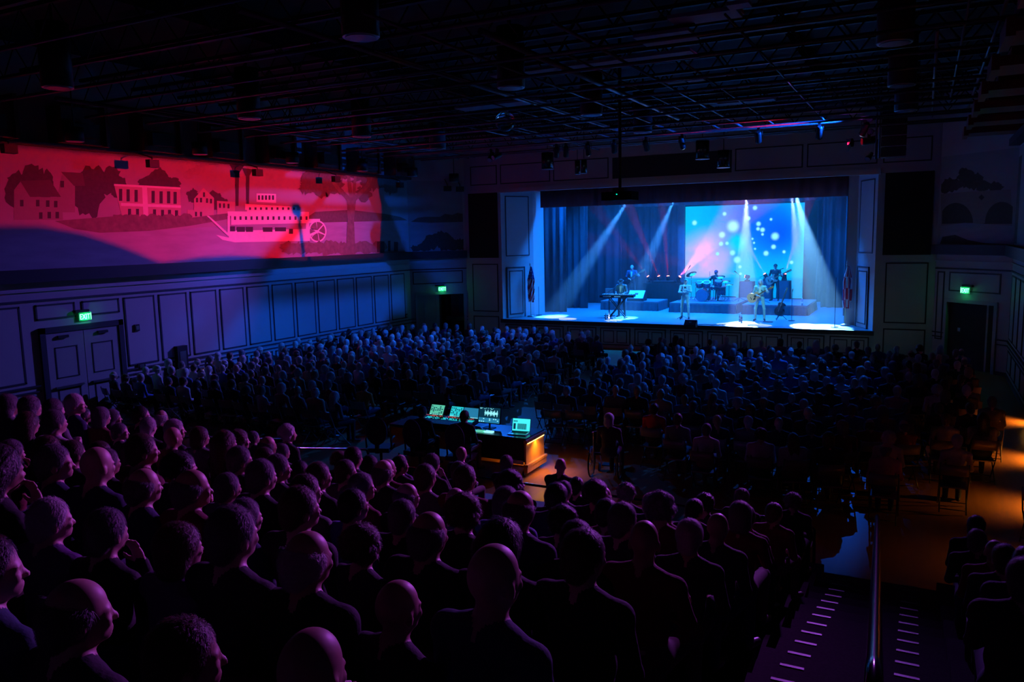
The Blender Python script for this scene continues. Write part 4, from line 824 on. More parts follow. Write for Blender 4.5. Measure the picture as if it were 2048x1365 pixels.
# ------------------------------------------------------------------ mixing desk
m_oak = mat('desk_oak', (.52, .27, .07), .4, var=.2, scale=3, stretch=(8, 8, .8)); m_oakd = mat('desk_dark', (.03, .02, .02), .5)
DX0, DX1, DY0, DY1, DZ = -10.2, -6.88, 13.75, 14.6, .80
dk = empty('mixing_desk', (DX0, DY0, 0), 0, 'long wooden mixing desk with a lit oak end panel', 'desk'); LX, LY = DX1 - DX0, DY1 - DY0
MB().box(0, LX, 0, LY, DZ - .05, DZ).build('desk_top', m_blackgloss, dk)
MB().box(0, LX - .03, LY - .04, LY, .12, DZ - .05).build('front_panel', m_oak, dk)
MB().box(LX - .04, LX, 0, LY, .24, DZ - .08).build('end_panel', m_oak, dk); MB().box(0, .04, 0, LY, .24, DZ - .05).build('end_panel', m_oak, dk)
MB().box(LX - .04, LX + .03, -.02, LY + .02, DZ - .10, DZ - .04).build('end_moulding', m_oak, dk)
MB().box(LX - .04, LX + .04, -.03, LY + .03, .10, .25).box(LX - .04, LX + .055, -.04, LY + .04, .22, .27).build('base_moulding', m_oak, dk)
MB().box(1.9, LX - .04, .02, .06, .3, DZ - .06).build('back_board', m_oakd, dk); MB().box(1.9, LX - .06, .0, LY - .1, .2, .24).build('shelf', m_oak, dk)
MB().box(LX - .5, LX - .06, -.012, .0, .26, .34).build('paper_tray', m_white, dk)
for x in (.15, LX * .5, LX - .1):
    for y in (.1, LY - .1): MB().tube([(x - .02, y, .05), (x + .02, y, .05)], .05, 12).tube([(x, y, .05), (x, y, .13)], .015, 6).build('caster', m_black, dk)
MB().box(LX + .005, LX + .028, .05, LY - .05, DZ - .115, DZ - .10).build('light_strip', mat('strip_led', (1, .6, .2), .4, emit=(1, .5, .10), es=9), dk)
area((DX1 + .10, (DY0 + DY1) / 2, DZ - .12), (DX1 + .02, (DY0 + DY1) / 2, 0), WARM, 12, .05, .7, 150, 'desk_strip_light')
# consoles and screens
m_scr1 = mat('screen_cyan', (.1, .8, .9), .4, emit=(.02, .55, .62), es=1.0); m_scr2 = mat('screen_blue', (.05, .3, .5), .4, emit=(.02, .22, .42), es=.8); m_scrd = mat('screen_dark', (.02, .05, .1), .4, emit=(.004, .05, .10), es=.6); m_scrw = mat('screen_white', (.8, 1, 1), .4, emit=(.30, .85, .9), es=1.1); m_scrg = mat('screen_green', (.2, .8, .5), .4, emit=(.10, .55, .38), es=.9)
m_btnr = mat('button_red', (.9, .3, .3), .4, emit=(.8, .10, .10), es=.7)
R2 = random.Random(3)
def rows_mesh(mb, T, x0, x1, y0, y1, nx, ny, mi, fill=.6, prob=.7, z=.0015):
    for i in range(nx):
        for j in range(ny):
            if R2.random() > prob: continue
            a = x0 + (x1 - x0) * i / nx; b = y0 + (y1 - y0) * j / ny; mb.box(a, a + (x1 - x0) / nx * fill, b, b + (y1 - y0) / ny * fill, 0, z, mi, T)
def tilt_T(x, y, z, a): return Matrix.Translation((x, y, z)) @ Matrix.Rotation(a, 4, 'X')
def console(x, label, w, scr):
    t = empty('mixing_console', (x, DY0 + .42, DZ), 0, label, 'console'); T = tilt_T(0, -.28, .03, .12)
    MB().box(-w / 2, w / 2, 0, .5, -.03, .05, 0, T).build('chassis', m_black, t)
    b = MB(); T1 = T @ Matrix.Translation((0, 0, .05)); rows_mesh(b, T1, -w / 2 + .03, w / 2 - .03, .05, .24, int(w * 40), 1, 0, .25, 1, .004); b.build('fader_slots', m_metal, t)
    b = MB(); rows_mesh(b, T1, -w / 2 + .03, w / 2 - .03, .26, .38, int(w * 30), 3, 0, .55, .75, .006); rows_mesh(b, T1, -w / 2 + .03, w / 2 - .03, .40, .47, int(w * 30), 2, 1, .55, .6, .006); b.build('lit_buttons', [m_scr1, m_btnr], t)['kind'] = 'stuff'
    for (sx, sw, m0) in scr:
        Ts = tilt_T(sx, .24, .12, 1.0); s = MB().box(-sw / 2 - .015, sw / 2 + .015, -.015, .255, -.03, 0, 0, Ts).build('screen_housing', m_black, t)
        sm = MB().box(-sw / 2, sw / 2, 0, .24, 0, .002, 0, Ts); T2 = Ts @ Matrix.Translation((0, 0, .002)); rows_mesh(sm, T2, -sw / 2 + .01, sw / 2 - .01, .02, .22, 6, 7, 1, .7, .55); rows_mesh(sm, T2, -sw / 2 + .01, sw / 2 - .01, .01, .05, 14, 1, 2, .5, .8); sm.build('screen', [m0, m_scrd if m0 is not m_scr2 else m_scr2, m_scrw], s)
    return t
console(-9.42, 'small mixing console with one green screen at the office chair end of the desk', .55, [(0, .34, m_scrg)])
console(-8.72, 'wide mixing console with two blue screens in the middle of the desk', .85, [(-.2, .30, m_scr1), (.19, .44, m_scr2)])
t = empty('computer_monitor', (-7.98, DY0 + .5, DZ), 0, 'dark computer monitor with a white waveform on the desk', 'monitor')
MB().box(-.12, .12, -.08, .08, 0, .015).tube([(0, 0, .01), (0, .03, .15)], .02).build('foot', m_black, t); T = tilt_T(0, -.03, .10, 1.35); MB().box(-.27, .27, 0, .36, -.03, 0, 0, T).build('housing', m_black, t)
sm = MB().box(-.25, .25, .02, .34, 0, .002, 0, T); T2 = T @ Matrix.Translation((0, 0, .002))
for k in range(40): hgt = .012 + .06 * abs(math.sin(k * .8) * math.cos(k * .33)); sm.box(-.12 + k * .008, -.12 + k * .008 + .006, .22 - hgt, .22 + hgt, 0, .0015, 1, T2)
rows_mesh(sm, T2, -.23, .1, .3, .33, 14, 2, 1, .6, .6); sm.box(-.25, .25, .02, .12, 0, .0012, 2, T2); rows_mesh(sm, T2, -.24, .24, .03, .12, 10, 3, 1, .6, .3, .002); sm.build('screen', [m_scrd, m_scrw, m_scr2], t)
for k in range(3): tag(MB().box(-.09, .09, -.05, .05, 0, .03).build('control_box', [m_scr1, m_scrg, m_scrw][k], loc=(-8.2 + k * .2, DY0 + .12 + .02 * k, DZ)), ('small lit controller box with a cyan face below the waveform monitor', 'small lit controller box with a green face below the waveform monitor', 'small lit controller box with a white face below the waveform monitor')[k], 'controller')
t = empty('laptop', (-7.2, DY0 + .42, DZ), .12, 'open laptop with a bright cyan screen at the oak end of the desk', 'laptop')
MB().box(-.2, .2, -.27, .0, 0, .02).build('base', m_metal, t); kb = MB(); rows_mesh(kb, Matrix.Translation((0, 0, .02)), -.17, .17, -.15, -.02, 14, 5, 0, .8, 1, .003); kb.build('keys', m_black, t)
T = tilt_T(0, 0, .02, 1.3); MB().box(-.2, .2, 0, .27, -.012, 0, 0, T).build('lid', m_black, t)
sm = MB().box(-.19, .19, .01, .26, 0, .002, 0, T); T2 = T @ Matrix.Translation((0, 0, .002)); sm.box(-.17, -.12, .04, .16, 0, .001, 1, T2)
for k in range(9): sm.box(-.08 + k * .022, -.08 + k * .022 + .016, .04, .16, 0, .001, 1, T2)
for k in range(3): sm.box(-.17 + k * .03, -.15 + k * .03, .19, .22, 0, .001, 1, T2)
sm.build('screen', [mat('laptop_screen', (.2, .9, .95), .4, emit=(.05, .75, .80), es=1.15), m_scrd], t)
# ------------------------------------------------------------------ chairs
def folding_parts():
    seat = MB().cbox((0, .02, .44), (.40, .40, .025)); back = MB()
    n = 8; vs = []
    for j, z in enumerate((.66, .86)):
        for k in range(n + 1):
            x = -.21 + .42 * k / n; y = -.2 - .05 * j - .03 * (1 - (x / .21) ** 2); vs += [(x, y, z), (x, y - .012, z)]
    w = 2 * (n + 1)
    back.add(vs, [(2 * k, 2 * k + 2, w + 2 * k + 2, w + 2 * k) for k in range(n)] + [(2 * k + 1, w + 2 * k + 1, w + 2 * k + 3, 2 * k + 3) for k in range(n)] + [(2 * k, 2 * k + 1, 2 * k + 3, 2 * k + 2) for k in range(n)] + [(w + 2 * k, w + 2 * k + 2, w + 2 * k + 3, w + 2 * k + 1) for k in range(n)] + [(0, w, w + 1, 1), (2 * n, 2 * n + 1, w + 2 * n + 1, w + 2 * n)], 0, True)
    legs = []
    for s in (-1, 1):
        legs.append(MB().tube([(s * .22, .27, .012), (s * .215, -.12, .48), (s * .21, -.24, .87)], .012, 6)); legs.append(MB().tube([(s * .2, -.25, .012), (s * .2, .17, .43)], .011, 6))
    bars = [MB().tube([(-.22, .235, .06), (.22, .235, .06)], .009, 5), MB().tube([(-.2, -.22, .07), (.2, -.22, .07)], .009, 5)]
    return seat, back, legs, bars
m_chair = mat('chair_tan_metal', (.22, .20, .19), .4, .3); m_chairf = mat('chair_frame', (.05, .05, .055), .35, .5)
_s, _b, _l, _r = folding_parts()
CH_P = [('seat', _s.mesh('seat', m_chair)), ('backrest', _b.mesh('backrest', m_chair))] + [('leg', q.mesh('leg', m_chairf)) for q in _l] + [('stretcher', q.mesh('stretcher', m_chairf)) for q in _r]
one = MB()
for q in [_s, _b] + _l + _r: one.add(q.v, q.f, 0)
CH_ONE = one.mesh('folding_chair', m_chair)
def folding_chair(x, y, rz, label, group, parts=False):
    if parts:
        t = empty('folding_chair', (x, y, 0), rz, label, 'chair', group)
        for nme, me in CH_P: inst(me, nme, t)
    else: t = tag(inst(CH_ONE, 'folding_chair', None, (x, y, 0), (0, 0, rz)), label, 'chair', group)
    return t
def office_chair(x, y, rz, label):
    t = empty('office_chair', (x, y, 0), rz, label, 'chair', 'office chairs at the desk'); mf = mat('office_cloth', (.05, .05, .065), .8)
    MB().cbox((0, 0, .5), (.48, .46, .09)).build('seat', mf, t); b = MB(); b.ell((0, -.25, .92), (.23, .05, .30), 16, 10); b.build('backrest', mf, t)
    MB().box(-.04, .04, -.27, -.22, .45, .7).build('back_bar', m_black, t); MB().tube([(0, 0, .1), (0, 0, .46)], .03).build('column', m_black, t)
    for k in range(5):
        a = k * 2 * PI / 5; q = MB().tube([(0, 0, .12), (.3 * math.cos(a), .3 * math.sin(a), .08)], .02, 6).build('leg', m_black, t); MB().tube([(.3 * math.cos(a) - .02, .3 * math.sin(a), .035), (.3 * math.cos(a) + .02, .3 * math.sin(a), .035)], .035, 10).build('caster', m_black, q)
    for s in (-1, 1): MB().tube([(s * .26, -.12, .5), (s * .27, -.12, .72), (s * .27, .12, .72)], .02, 6).build('armrest', m_black, t)
office_chair(-9.85, 12.95, .35, 'grey office chair standing empty at the end of the mixing desk')
office_chair(-8.95, 13.05, 0, 'black office chair under the desk operator near the two blue screens'); office_chair(-7.95, 13.05, 0, 'black office chair under the desk operator with headphones')
# wheelchair at the back of the block before the stage
def wheelchair(x, y, rz):
    t = empty('wheelchair', (x, y, 0), rz, 'black wheelchair with spoked wheels behind the last row', 'wheelchair')
    MB().cbox((0, 0, .5), (.44, .42, .05)).build('seat', m_black, t); MB().cbox((0, -.22, .75), (.42, .03, .42)).build('backrest', m_black, t)
    for s in (-1, 1):
        c = Vector((s * .29, -.12, .31)); n = 24; w = MB().tube([c + Vector((0, .30 * math.cos(2 * PI * k / n), .30 * math.sin(2 * PI * k / n))) for k in range(n + 1)], .016, 6, cap=False).build('wheel', m_black, t)
        sp = MB()
        for k in range(10): sp.tube([c, c + Vector((0, .29 * math.cos(2 * PI * k / 10), .29 * math.sin(2 * PI * k / 10)))], .006, 4)
        sp.tube([c - Vector((.03, 0, 0)), c + Vector((.03, 0, 0))], .03, 10); sp.build('spokes', m_metal, w)
        MB().tube([(s * .22, -.24, .1), (s * .22, -.24, .95), (s * .22, -.36, .97)], .014, 6).build('push_handle', m_metal, t); MB().tube([(s * .22, -.22, .7), (s * .22, .2, .7), (s * .22, .22, .45), (s * .2, .42, .12)], .014, 6).build('side_frame', m_metal, t)
        MB().tube([(s * .22 - .015, .28, .09), (s * .22 + .015, .28, .09)], .09, 14).build('front_caster', m_black, t); MB().cbox((s * .11, .46, .1), (.16, .2, .02)).build('footrest', m_black, t); MB().cbox((s * .23, .02, .72), (.05, .3, .04)).build('armrest', m_black, t)
p = onz(1195, 955, 0); wheelchair(p.x + .15, p.y + .15, .15)
# ------------------------------------------------------------------ people: one continuous surface grown from tapered limbs
def surface(prims, vox):
    """prims: (kind, params, tag, k). Returns verts, quads, tag per vertex."""
    lo = np.full(3, 1e9); hi = -lo; boxes = []
    for kind, P, tg, k in prims:
        if kind == 'c': a, b, r0, r1 = P; m = max(r0, r1); l = np.minimum(a, b) - m; h = np.maximum(a, b) + m
        else: c, r, R = P; m = max(r); l = c - m; h = c + m
        boxes.append((l, h)); lo = np.minimum(lo, l); hi = np.maximum(hi, h)
    lo -= 3 * vox; n = np.ceil((hi + 3 * vox - lo) / vox).astype(int) + 1
    D = np.full(n, 1.0, np.float32); TG = np.zeros(n, np.uint8); DM = np.full(n, 9., np.float32)
    ax = [lo[i] + vox * np.arange(n[i]) for i in range(3)]
    for (kind, P, tg, k), (l, h) in zip(prims, boxes):
        mg = k + 3 * vox; i0 = np.maximum(0, ((l - mg - lo) / vox).astype(int)); i1 = np.minimum(n, ((h + mg - lo) / vox).astype(int) + 2); sl = tuple(slice(a, b) for a, b in zip(i0, i1))
        X, Y, Z = np.meshgrid(*[ax[i][sl[i]] for i in range(3)], indexing='ij')
        if kind == 'c':
            a, b, r0, r1 = P; ab = b - a; q = [X - a[0], Y - a[1], Z - a[2]]; t = np.clip((q[0] * ab[0] + q[1] * ab[1] + q[2] * ab[2]) / max(1e-9, ab @ ab), 0, 1)
            d = np.sqrt((q[0] - t * ab[0]) ** 2 + (q[1] - t * ab[1]) ** 2 + (q[2] - t * ab[2]) ** 2) - (r0 + (r1 - r0) * t)
        else:
            c, r, R = P; q = np.stack([X - c[0], Y - c[1], Z - c[2]], -1)
            if R is not None: q = q @ R
            k0 = np.sqrt(((q / r) ** 2).sum(-1)); k1 = np.sqrt(((q / r ** 2) ** 2).sum(-1)) + 1e-9; d = k0 * (k0 - 1) / k1
        d = d.astype(np.float32); o = D[sl]
        if tg < 0: hh = np.clip(.5 - .5 * (o + d) / k, 0, 1); D[sl] = o + (-d - o) * hh + k * hh * (1 - hh); continue
        hh = np.clip(.5 + .5 * (o - d) / k, 0, 1); D[sl] = o + (d - o) * hh - k * hh * (1 - hh)
        w = d < DM[sl]; DM[sl][w] = d[w]; TG[sl][w] = tg
    return nets(D, TG, lo, vox)
def nets(D, TG, lo, vox):
    neg = D < 0; c = np.zeros(tuple(s - 1 for s in D.shape), np.uint8); corners = [(i, j, k) for i in (0, 1) for j in (0, 1) for k in (0, 1)]
    def sub(A, o): return A[o[0]:A.shape[0] - 1 + o[0], o[1]:A.shape[1] - 1 + o[1], o[2]:A.shape[2] - 1 + o[2]]
    for o in corners: c += sub(neg, o)
    act = (c > 0) & (c < 8); idx = np.argwhere(act); vid = -np.ones(act.shape, int); vid[act] = np.arange(len(idx))
    pos = np.zeros((len(idx), 3)); cnt = np.zeros(len(idx)); dv = {o: D[tuple((idx + o).T)] for o in corners}
    for o in corners:
        for axn in range(3):
            if o[axn]: continue
            e = list(o); e[axn] = 1; a, b = dv[o], dv[tuple(e)]; m = (a < 0) != (b < 0); t = np.where(m, a / np.where(a == b, 1, a - b), 0)
            p = np.tile(np.array(o, float), (len(idx), 1)); p[:, axn] += t; pos[m] += p[m]; cnt[m] += 1
    V = lo + vox * (idx + pos / np.maximum(cnt, 1)[:, None]); tv = TG[tuple(idx.T)]; Q = []
    for axn in range(3):
        u, w = (axn + 1) % 3, (axn + 2) % 3; s0 = [slice(None)] * 3; s1 = [slice(None)] * 3; s0[axn] = slice(0, -1); s1[axn] = slice(1, None)
        m = neg[tuple(s0)] != neg[tuple(s1)]; E = np.argwhere(m); E = E[(E[:, u] > 0) & (E[:, w] > 0) & (E[:, u] < act.shape[u]) & (E[:, w] < act.shape[w])]
        sg = neg[tuple(E.T)]; qs = []
        for du, dw in ((0, 0), (-1, 0), (-1, -1), (0, -1)): f = E.copy(); f[:, u] += du; f[:, w] += dw; qs.append(vid[tuple(f.T)])
        q = np.stack(qs, 1); q[~sg] = q[~sg][:, ::-1]; Q.append(q)
    Q = np.concatenate(Q); return V, Q[(Q >= 0).all(1)], tv
def mesh_of(V, Q, tv, name, mats):
    me = bpy.data.meshes.new(name); me.vertices.add(len(V)); me.vertices.foreach_set('co', V.astype(np.float32).ravel())
    me.loops.add(Q.size); me.loops.foreach_set('vertex_index', Q.astype(np.int32).ravel()); me.polygons.add(len(Q)); me.polygons.foreach_set('loop_start', np.arange(0, Q.size, 4, dtype=np.int32))
    for m in mats: me.materials.append(m)
    if tv is not None: me.polygons.foreach_set('material_index', np.median(tv[Q], axis=1).astype(np.int32))
    me.polygons.foreach_set('use_smooth', np.ones(len(Q), bool)); me.update(calc_edges=True); me.validate(); return me
A3 = lambda *v: np.array(v, float)
SKIN, SHIRT, PANTS, SHOE = 0, 1, 2, 3
def rotm(yaw, pitch): return np.array((Matrix.Rotation(yaw, 3, 'Z') @ Matrix.Rotation(pitch, 3, 'X')))
def cap(a, b, r0, r1, tg, k=.03): return ('c', (A3(*a), A3(*b), r0, r1), tg, k)
def ell(c, r, tg, k=.03, R=None): return ('e', (A3(*c), A3(*r), R), tg, k)
def hand(w, d, nrm, side, curl=.6, tg=SKIN):
    """palm plus four unequal bent fingers and a thumb leaving the side of the palm"""
    d = _n(d); nrm = _n(np.array(nrm) - np.dot(nrm, d) * d); lat = np.cross(d, nrm) * side; P = []
    pc = w + d * .05; Rm = np.stack([lat, d, nrm], 1); P.append(ell(pc, (.040, .052, .018), tg, .012, Rm))
    for i, L in enumerate((.068, .078, .072, .055)):
        o = w + d * .092 + lat * (.030 - .020 * i); b = o + (d * math.cos(curl * .5) + nrm * math.sin(curl * .5)) * L * .5; e = b + (d * math.cos(curl * 1.5) + nrm * math.sin(curl * 1.5)) * L * .5
        P += [cap(o, b, .0095, .009, tg, .006), cap(b, e, .009, .0078, tg, .004)]
    o = w + d * .03 + lat * .034; b = o + _n(d * .6 + lat * .7 + nrm * .3) * .04; P += [cap(o, b, .013, .011, tg, .008), cap(b, b + _n(d * .9 + lat * .1 + nrm * .4) * .032, .011, .009, tg, .004)]
    return P
HEADC = A3(0, .02, 0)
def head_prims(nk, yaw, pitch, s=1):
    """nk: base of the skull; face along +y before turning"""
    R = rotm(yaw, pitch); q = lambda x, y, z: nk + R @ (A3(x, y, z) * s); e = lambda c, r, k, t=SKIN: ell(q(*c), np.array(r) * s, t, k, R)
    P = [e((0, .005, .115), (.076, .094, .098), .02), e((0, .048, .055), (.056, .055, .07), .025), e((0, .082, .012), (.024, .022, .02), .02), e((0, .088, .098), (.052, .018, .014), .015),
         cap(q(0, .098, .088), q(0, .116, .058), .009 * s, .014 * s, SKIN, .010), e((0, .098, .030), (.024, .012, .010), .008)]
    for sd in (-1, 1):
        P += [e((sd * .077, .0, .075), (.010, .022, .032), .006), e((sd * .034, .085, .062), (.022, .016, .018), .015)]
        P.append(('e', (q(sd * .030, .103, .085), A3(.014, .012, .010) * s, R), -1, .008)); P.append(e((sd * .030, .088, .084), (.011, .011, .010), .002))
    return P
def body(J, b=1.0, yaw=0, pitch=0, sleeve='long', hands=True, neckk=.03, legs=True):
    P = []; pel, ch, nk = (A3(*J[k]) for k in ('pel', 'chest', 'neck')); mid = (pel + ch) / 2
    Rt = None
    P += [ell(pel, (.165 * b, .125 * b, .12), PANTS, .03), ell(mid + A3(0, .015, 0), (.150 * b, .115 * b, .15), SHIRT, .05), ell(ch, (.165 * b, .112 * b, .155), SHIRT, .05)]
    for s, n in ((-1, 'L'), (1, 'R')):
        sh, el_, wr = (A3(*J[k + n]) for k in ('sh', 'el', 'wr'))
        P += [cap(ch + A3(s * .04, -.012, .125), sh, .062, .062 * b, SHIRT, .05), cap(sh, el_, .056 * b, .043, SHIRT, .03), cap(el_, wr, .042, .030 if sleeve == 'short' else .035, SKIN if sleeve == 'short' else SHIRT, .02)]
        d = A3(*J.get('hd' + n, tuple(wr - el_))); P += hand(wr, d, J.get('hn' + n, (0, 0, -1)), -s * J.get('flip', 1)) if hands else [ell(wr + _n(d) * .07, (.04, .04, .03), SKIN, .02)]
        if legs:
            hp, kn, an, to = (A3(*J[k + n]) for k in ('hip', 'kn', 'an', 'toe'))
            P += [cap(hp, kn, .085 * b, .062, PANTS, .04), cap(kn, an, .060, .045, PANTS, .02), cap(an + A3(0, 0, -.03), to, .042, .034, SHOE, .015), ell(an + A3(0, -.02, -.045), (.036, .045, .035), SHOE, .015)]
    hb = nk + A3(0, .014, .045)
    P += [cap(nk + A3(0, -.008, -.03), hb + A3(0, 0, .03), .060 * (.6 + .4 * b), .053, SKIN, neckk), cap(nk + A3(-.07, -.01, -.035), nk + A3(.07, -.01, -.035), .045, .045, SHIRT, .04)]
    P += head_prims(hb, yaw, pitch); return P, hb
def sit(lean=0, arms='lap', kneew=.11, sw=.0):
    J = dict(pel=(0, 0, .56), chest=(sw, .02 + lean * .35, .885), neck=(sw * 1.3, .02 + lean * .55, 1.045))
    cx, cy = sw, .02 + lean * .35
    for s, n in ((-1, 'L'), (1, 'R')):
        J['sh' + n] = (cx + s * .185, cy - .005, .975); J['hip' + n] = (s * .09, .02, .55); J['kn' + n] = (s * kneew, .44, .52); J['an' + n] = (s * kneew, .44, .10); J['toe' + n] = (s * (kneew + .02), .60, .036)
        if arms == 'lap': J['el' + n] = (cx + s * .235, cy + .03, .72); J['wr' + n] = (cx + s * .11, cy + .25, .66); J['hd' + n] = (-s * .6, .7, -.1)
        elif arms == 'cross': J['el' + n] = (cx + s * .22, cy + .10, .75); J['wr' + n] = (cx - s * .06, cy + .19, .80 - .04 * s); J['hd' + n] = (-s, .0, .1); J['hn' + n] = (0, -1, 0)
        else: J['el' + n] = (cx + s * .23, cy + .06, .72); J['wr' + n] = (cx + s * .13, cy + .28, .64); J['hd' + n] = (0, 1, -.15)
    if arms == 'chin': J['elR'] = (cx + .2, cy + .16, .74); J['wrR'] = (cx + .05, cy + .17, .98); J['hdR'] = (-.4, -.1, 1); J['hnR'] = (0, -1, .1)
    return J
# skins, hair and cloth
SK = [mat('skin_%d' % i, c, .5, var=.08, scale=20) for i, c in enumerate(((.62, .40, .31), (.55, .33, .25), (.48, .28, .20), (.66, .44, .36), (.22, .12, .08)))]
HAIRC = {'white': mat('hair_white', (.55, .53, .52), .6, var=.3, scale=60, bump=.4), 'grey': mat('hair_grey', (.17, .165, .17), .6, var=.4, scale=60, bump=.4), 'dark': mat('hair_dark', (.025, .018, .015), .5, var=.4, scale=60, bump=.4), 'brown': mat('hair_brown', (.11, .065, .04), .5, var=.4, scale=60, bump=.4), 'blonde': mat('hair_blonde', (.42, .30, .16), .55, var=.3, scale=60, bump=.4)}
SH = {n: mat('cloth_' + n.replace(' ', '_'), c, .85, var=.25, scale=30, bump=.25) for n, c in (('black', (.012, .012, .014)), ('charcoal', (.035, .035, .04)), ('navy', (.02, .03, .08)), ('teal', (.03, .10, .12)), ('grey', (.14, .14, .15)), ('white', (.52, .52, .52)), ('red', (.50, .015, .03)), ('maroon', (.16, .02, .03)), ('blue', (.06, .13, .34)), ('purple', (.12, .05, .18)), ('tan', (.34, .25, .17)), ('green', (.10, .20, .10)), ('orange', (.62, .24, .05)), ('cream', (.55, .50, .38)), ('pink', (.50, .18, .22)))}
PT = [mat('trousers_%d' % i, c, .85) for i, c in enumerate(((.02, .022, .03), (.03, .045, .09), (.12, .10, .08)))]
SHM = mat('shoe_leather', (.02, .018, .016), .4); BASEM = [SK[0], SH['charcoal'], PT[0], SHM]
# hair shells, in head space (origin at base of skull)
def hair_mesh(kind, vox):
    P = []
    if kind == 'short': P = [ell((0, -.006, .122), (.086, .100, .103), 0, .02), ell((0, -.055, .060), (.066, .048, .06), 0, .02), ('e', (A3(0, .120, .045), A3(.10, .085, .105), None), -1, .02)]
    if kind == 'fringe': P = [ell((0, -.012, .100), (.087, .098, .086), 0, .02), ell((0, -.06, .05), (.062, .045, .05), 0, .02), ('e', (A3(0, .115, .06), A3(.12, .09, .12), None), -1, .02), ('e', (A3(0, .02, .205), A3(.10, .10, .085), None), -1, .02)]
    if kind == 'bob': P = [ell((0, -.012, .125), (.096, .110, .108), 0, .02), ell((0, -.04, .035), (.098, .075, .085), 0, .03), ('e', (A3(0, .135, .03), A3(.075, .10, .12), None), -1, .02)]
    if kind == 'long': P = [ell((0, -.010, .122), (.093, .108, .106), 0, .02), cap((-.03, -.055, .09), (-.05, -.085, -.17), .075, .05, 0, .04), cap((.03, -.055, .09), (.05, -.085, -.17), .075, .05, 0, .04), ('e', (A3(0, .135, .02), A3(.078, .10, .13), None), -1, .02)]
    if kind == 'curly':
        r = random.Random(5); P = [ell((0, -.008, .125), (.095, .110, .108), 0, .02)]
        for _ in range(46):
            v = _n((r.gauss(0, 1), r.gauss(-.25, 1), r.gauss(.35, .8))); c = A3(0, -.012, .11) + v * A3(.088, .100, .100)
            if c[1] > .05 and c[2] < .15: continue
            P.append(ell(c, (.028, .028, .028), 0, .012))
        P.append(('e', (A3(0, .135, .04), A3(.075, .09, .105), None), -1, .02))
    if kind == 'cap': P = [ell((0, -.002, .135), (.090, .106, .092), 0, .02), ('e', (A3(0, 0, .03), A3(.3, .3, .085), None), -1, .01), cap((-.04, .10, .125), (.04, .10, .125), .02, .02, 0, .01), ell((0, .135, .118), (.065, .06, .010), 0, .01)]
    if kind == 'brimhat': P = [ell((0, .0, .15), (.088, .104, .075), 0, .02), ell((0, .01, .125), (.15, .165, .012), 0, .012)]
    if kind == 'ponytail': P = [ell((0, -.006, .122), (.087, .101, .103), 0, .02), ell((0, -.055, .060), (.066, .048, .06), 0, .02), cap((0, -.10, .12), (0, -.15, .02), .035, .028, 0, .02), cap((0, -.15, .02), (0, -.13, -.12), .028, .012, 0, .02), ('e', (A3(0, .120, .045), A3(.10, .085, .105), None), -1, .02)]
    V, Q, tv = surface(P, vox); me = mesh_of(V, Q, None, 'hair_' + kind, [HAIRC['grey']])
    if kind in ('cap', 'brimhat') or vox > .015: return me
    # loose strands combed down and back over the shell
    rg = np.random.default_rng(4); nn = np.empty(len(V) * 3, np.float32); me.vertices.foreach_get('normal', nn); nn = nn.reshape(-1, 3).astype(float); cnt = 4200 if vox < .008 else 1100
    ix = rg.integers(0, len(V), cnt); p = V[ix]; n_ = nn[ix]; ok = (n_ @ A3(0, .8, -.5)) < .55; p, n_ = p[ok], n_[ok]; cnt = len(p)
    g = np.tile(A3(0, -.45, -1.0), (cnt, 1)) + rg.normal(0, .55 if kind == 'curly' else .28, (cnt, 3)); g -= n_ * (g * n_).sum(1)[:, None]; g /= np.linalg.norm(g, axis=1)[:, None] + 1e-6
    L = rg.uniform(.016, .04, (cnt, 1)) * (1.6 if kind == 'long' else 1); w = np.cross(g, n_) * (.0009 if vox < .008 else .0025)
    tip = p + g * L + n_ * rg.uniform(.001, .007 if kind != 'curly' else .014, (cnt, 1)); mid = p + g * L * .5 + n_ * rg.uniform(.003, .008, (cnt, 1))
    VV = np.concatenate([V, p - w, p + w, mid + w * .8, mid - w * .8, tip + w * .3, tip - w * .3]); o = len(V); k = np.arange(cnt)
    QQ = np.concatenate([Q, np.stack([o + k, o + cnt + k, o + 2 * cnt + k, o + 3 * cnt + k], 1), np.stack([o + 3 * cnt + k, o + 2 * cnt + k, o + 4 * cnt + k, o + 5 * cnt + k], 1)])
    bpy.data.meshes.remove(me); return mesh_of(VV, QQ, None, 'hair_' + kind, [HAIRC['grey']])
HN = {}
def hair(kind, lod):
    if (kind, lod) not in HN: HN[kind, lod] = hair_mesh(kind, (.006, .010, .02)[lod])
    return HN[kind, lod]
HAIR_NAME = {'short': 'hair', 'fringe': 'hair_fringe', 'bob': 'hair', 'long': 'hair', 'curly': 'hair', 'cap': 'cap', 'brimhat': 'hat', 'ponytail': 'hair'}
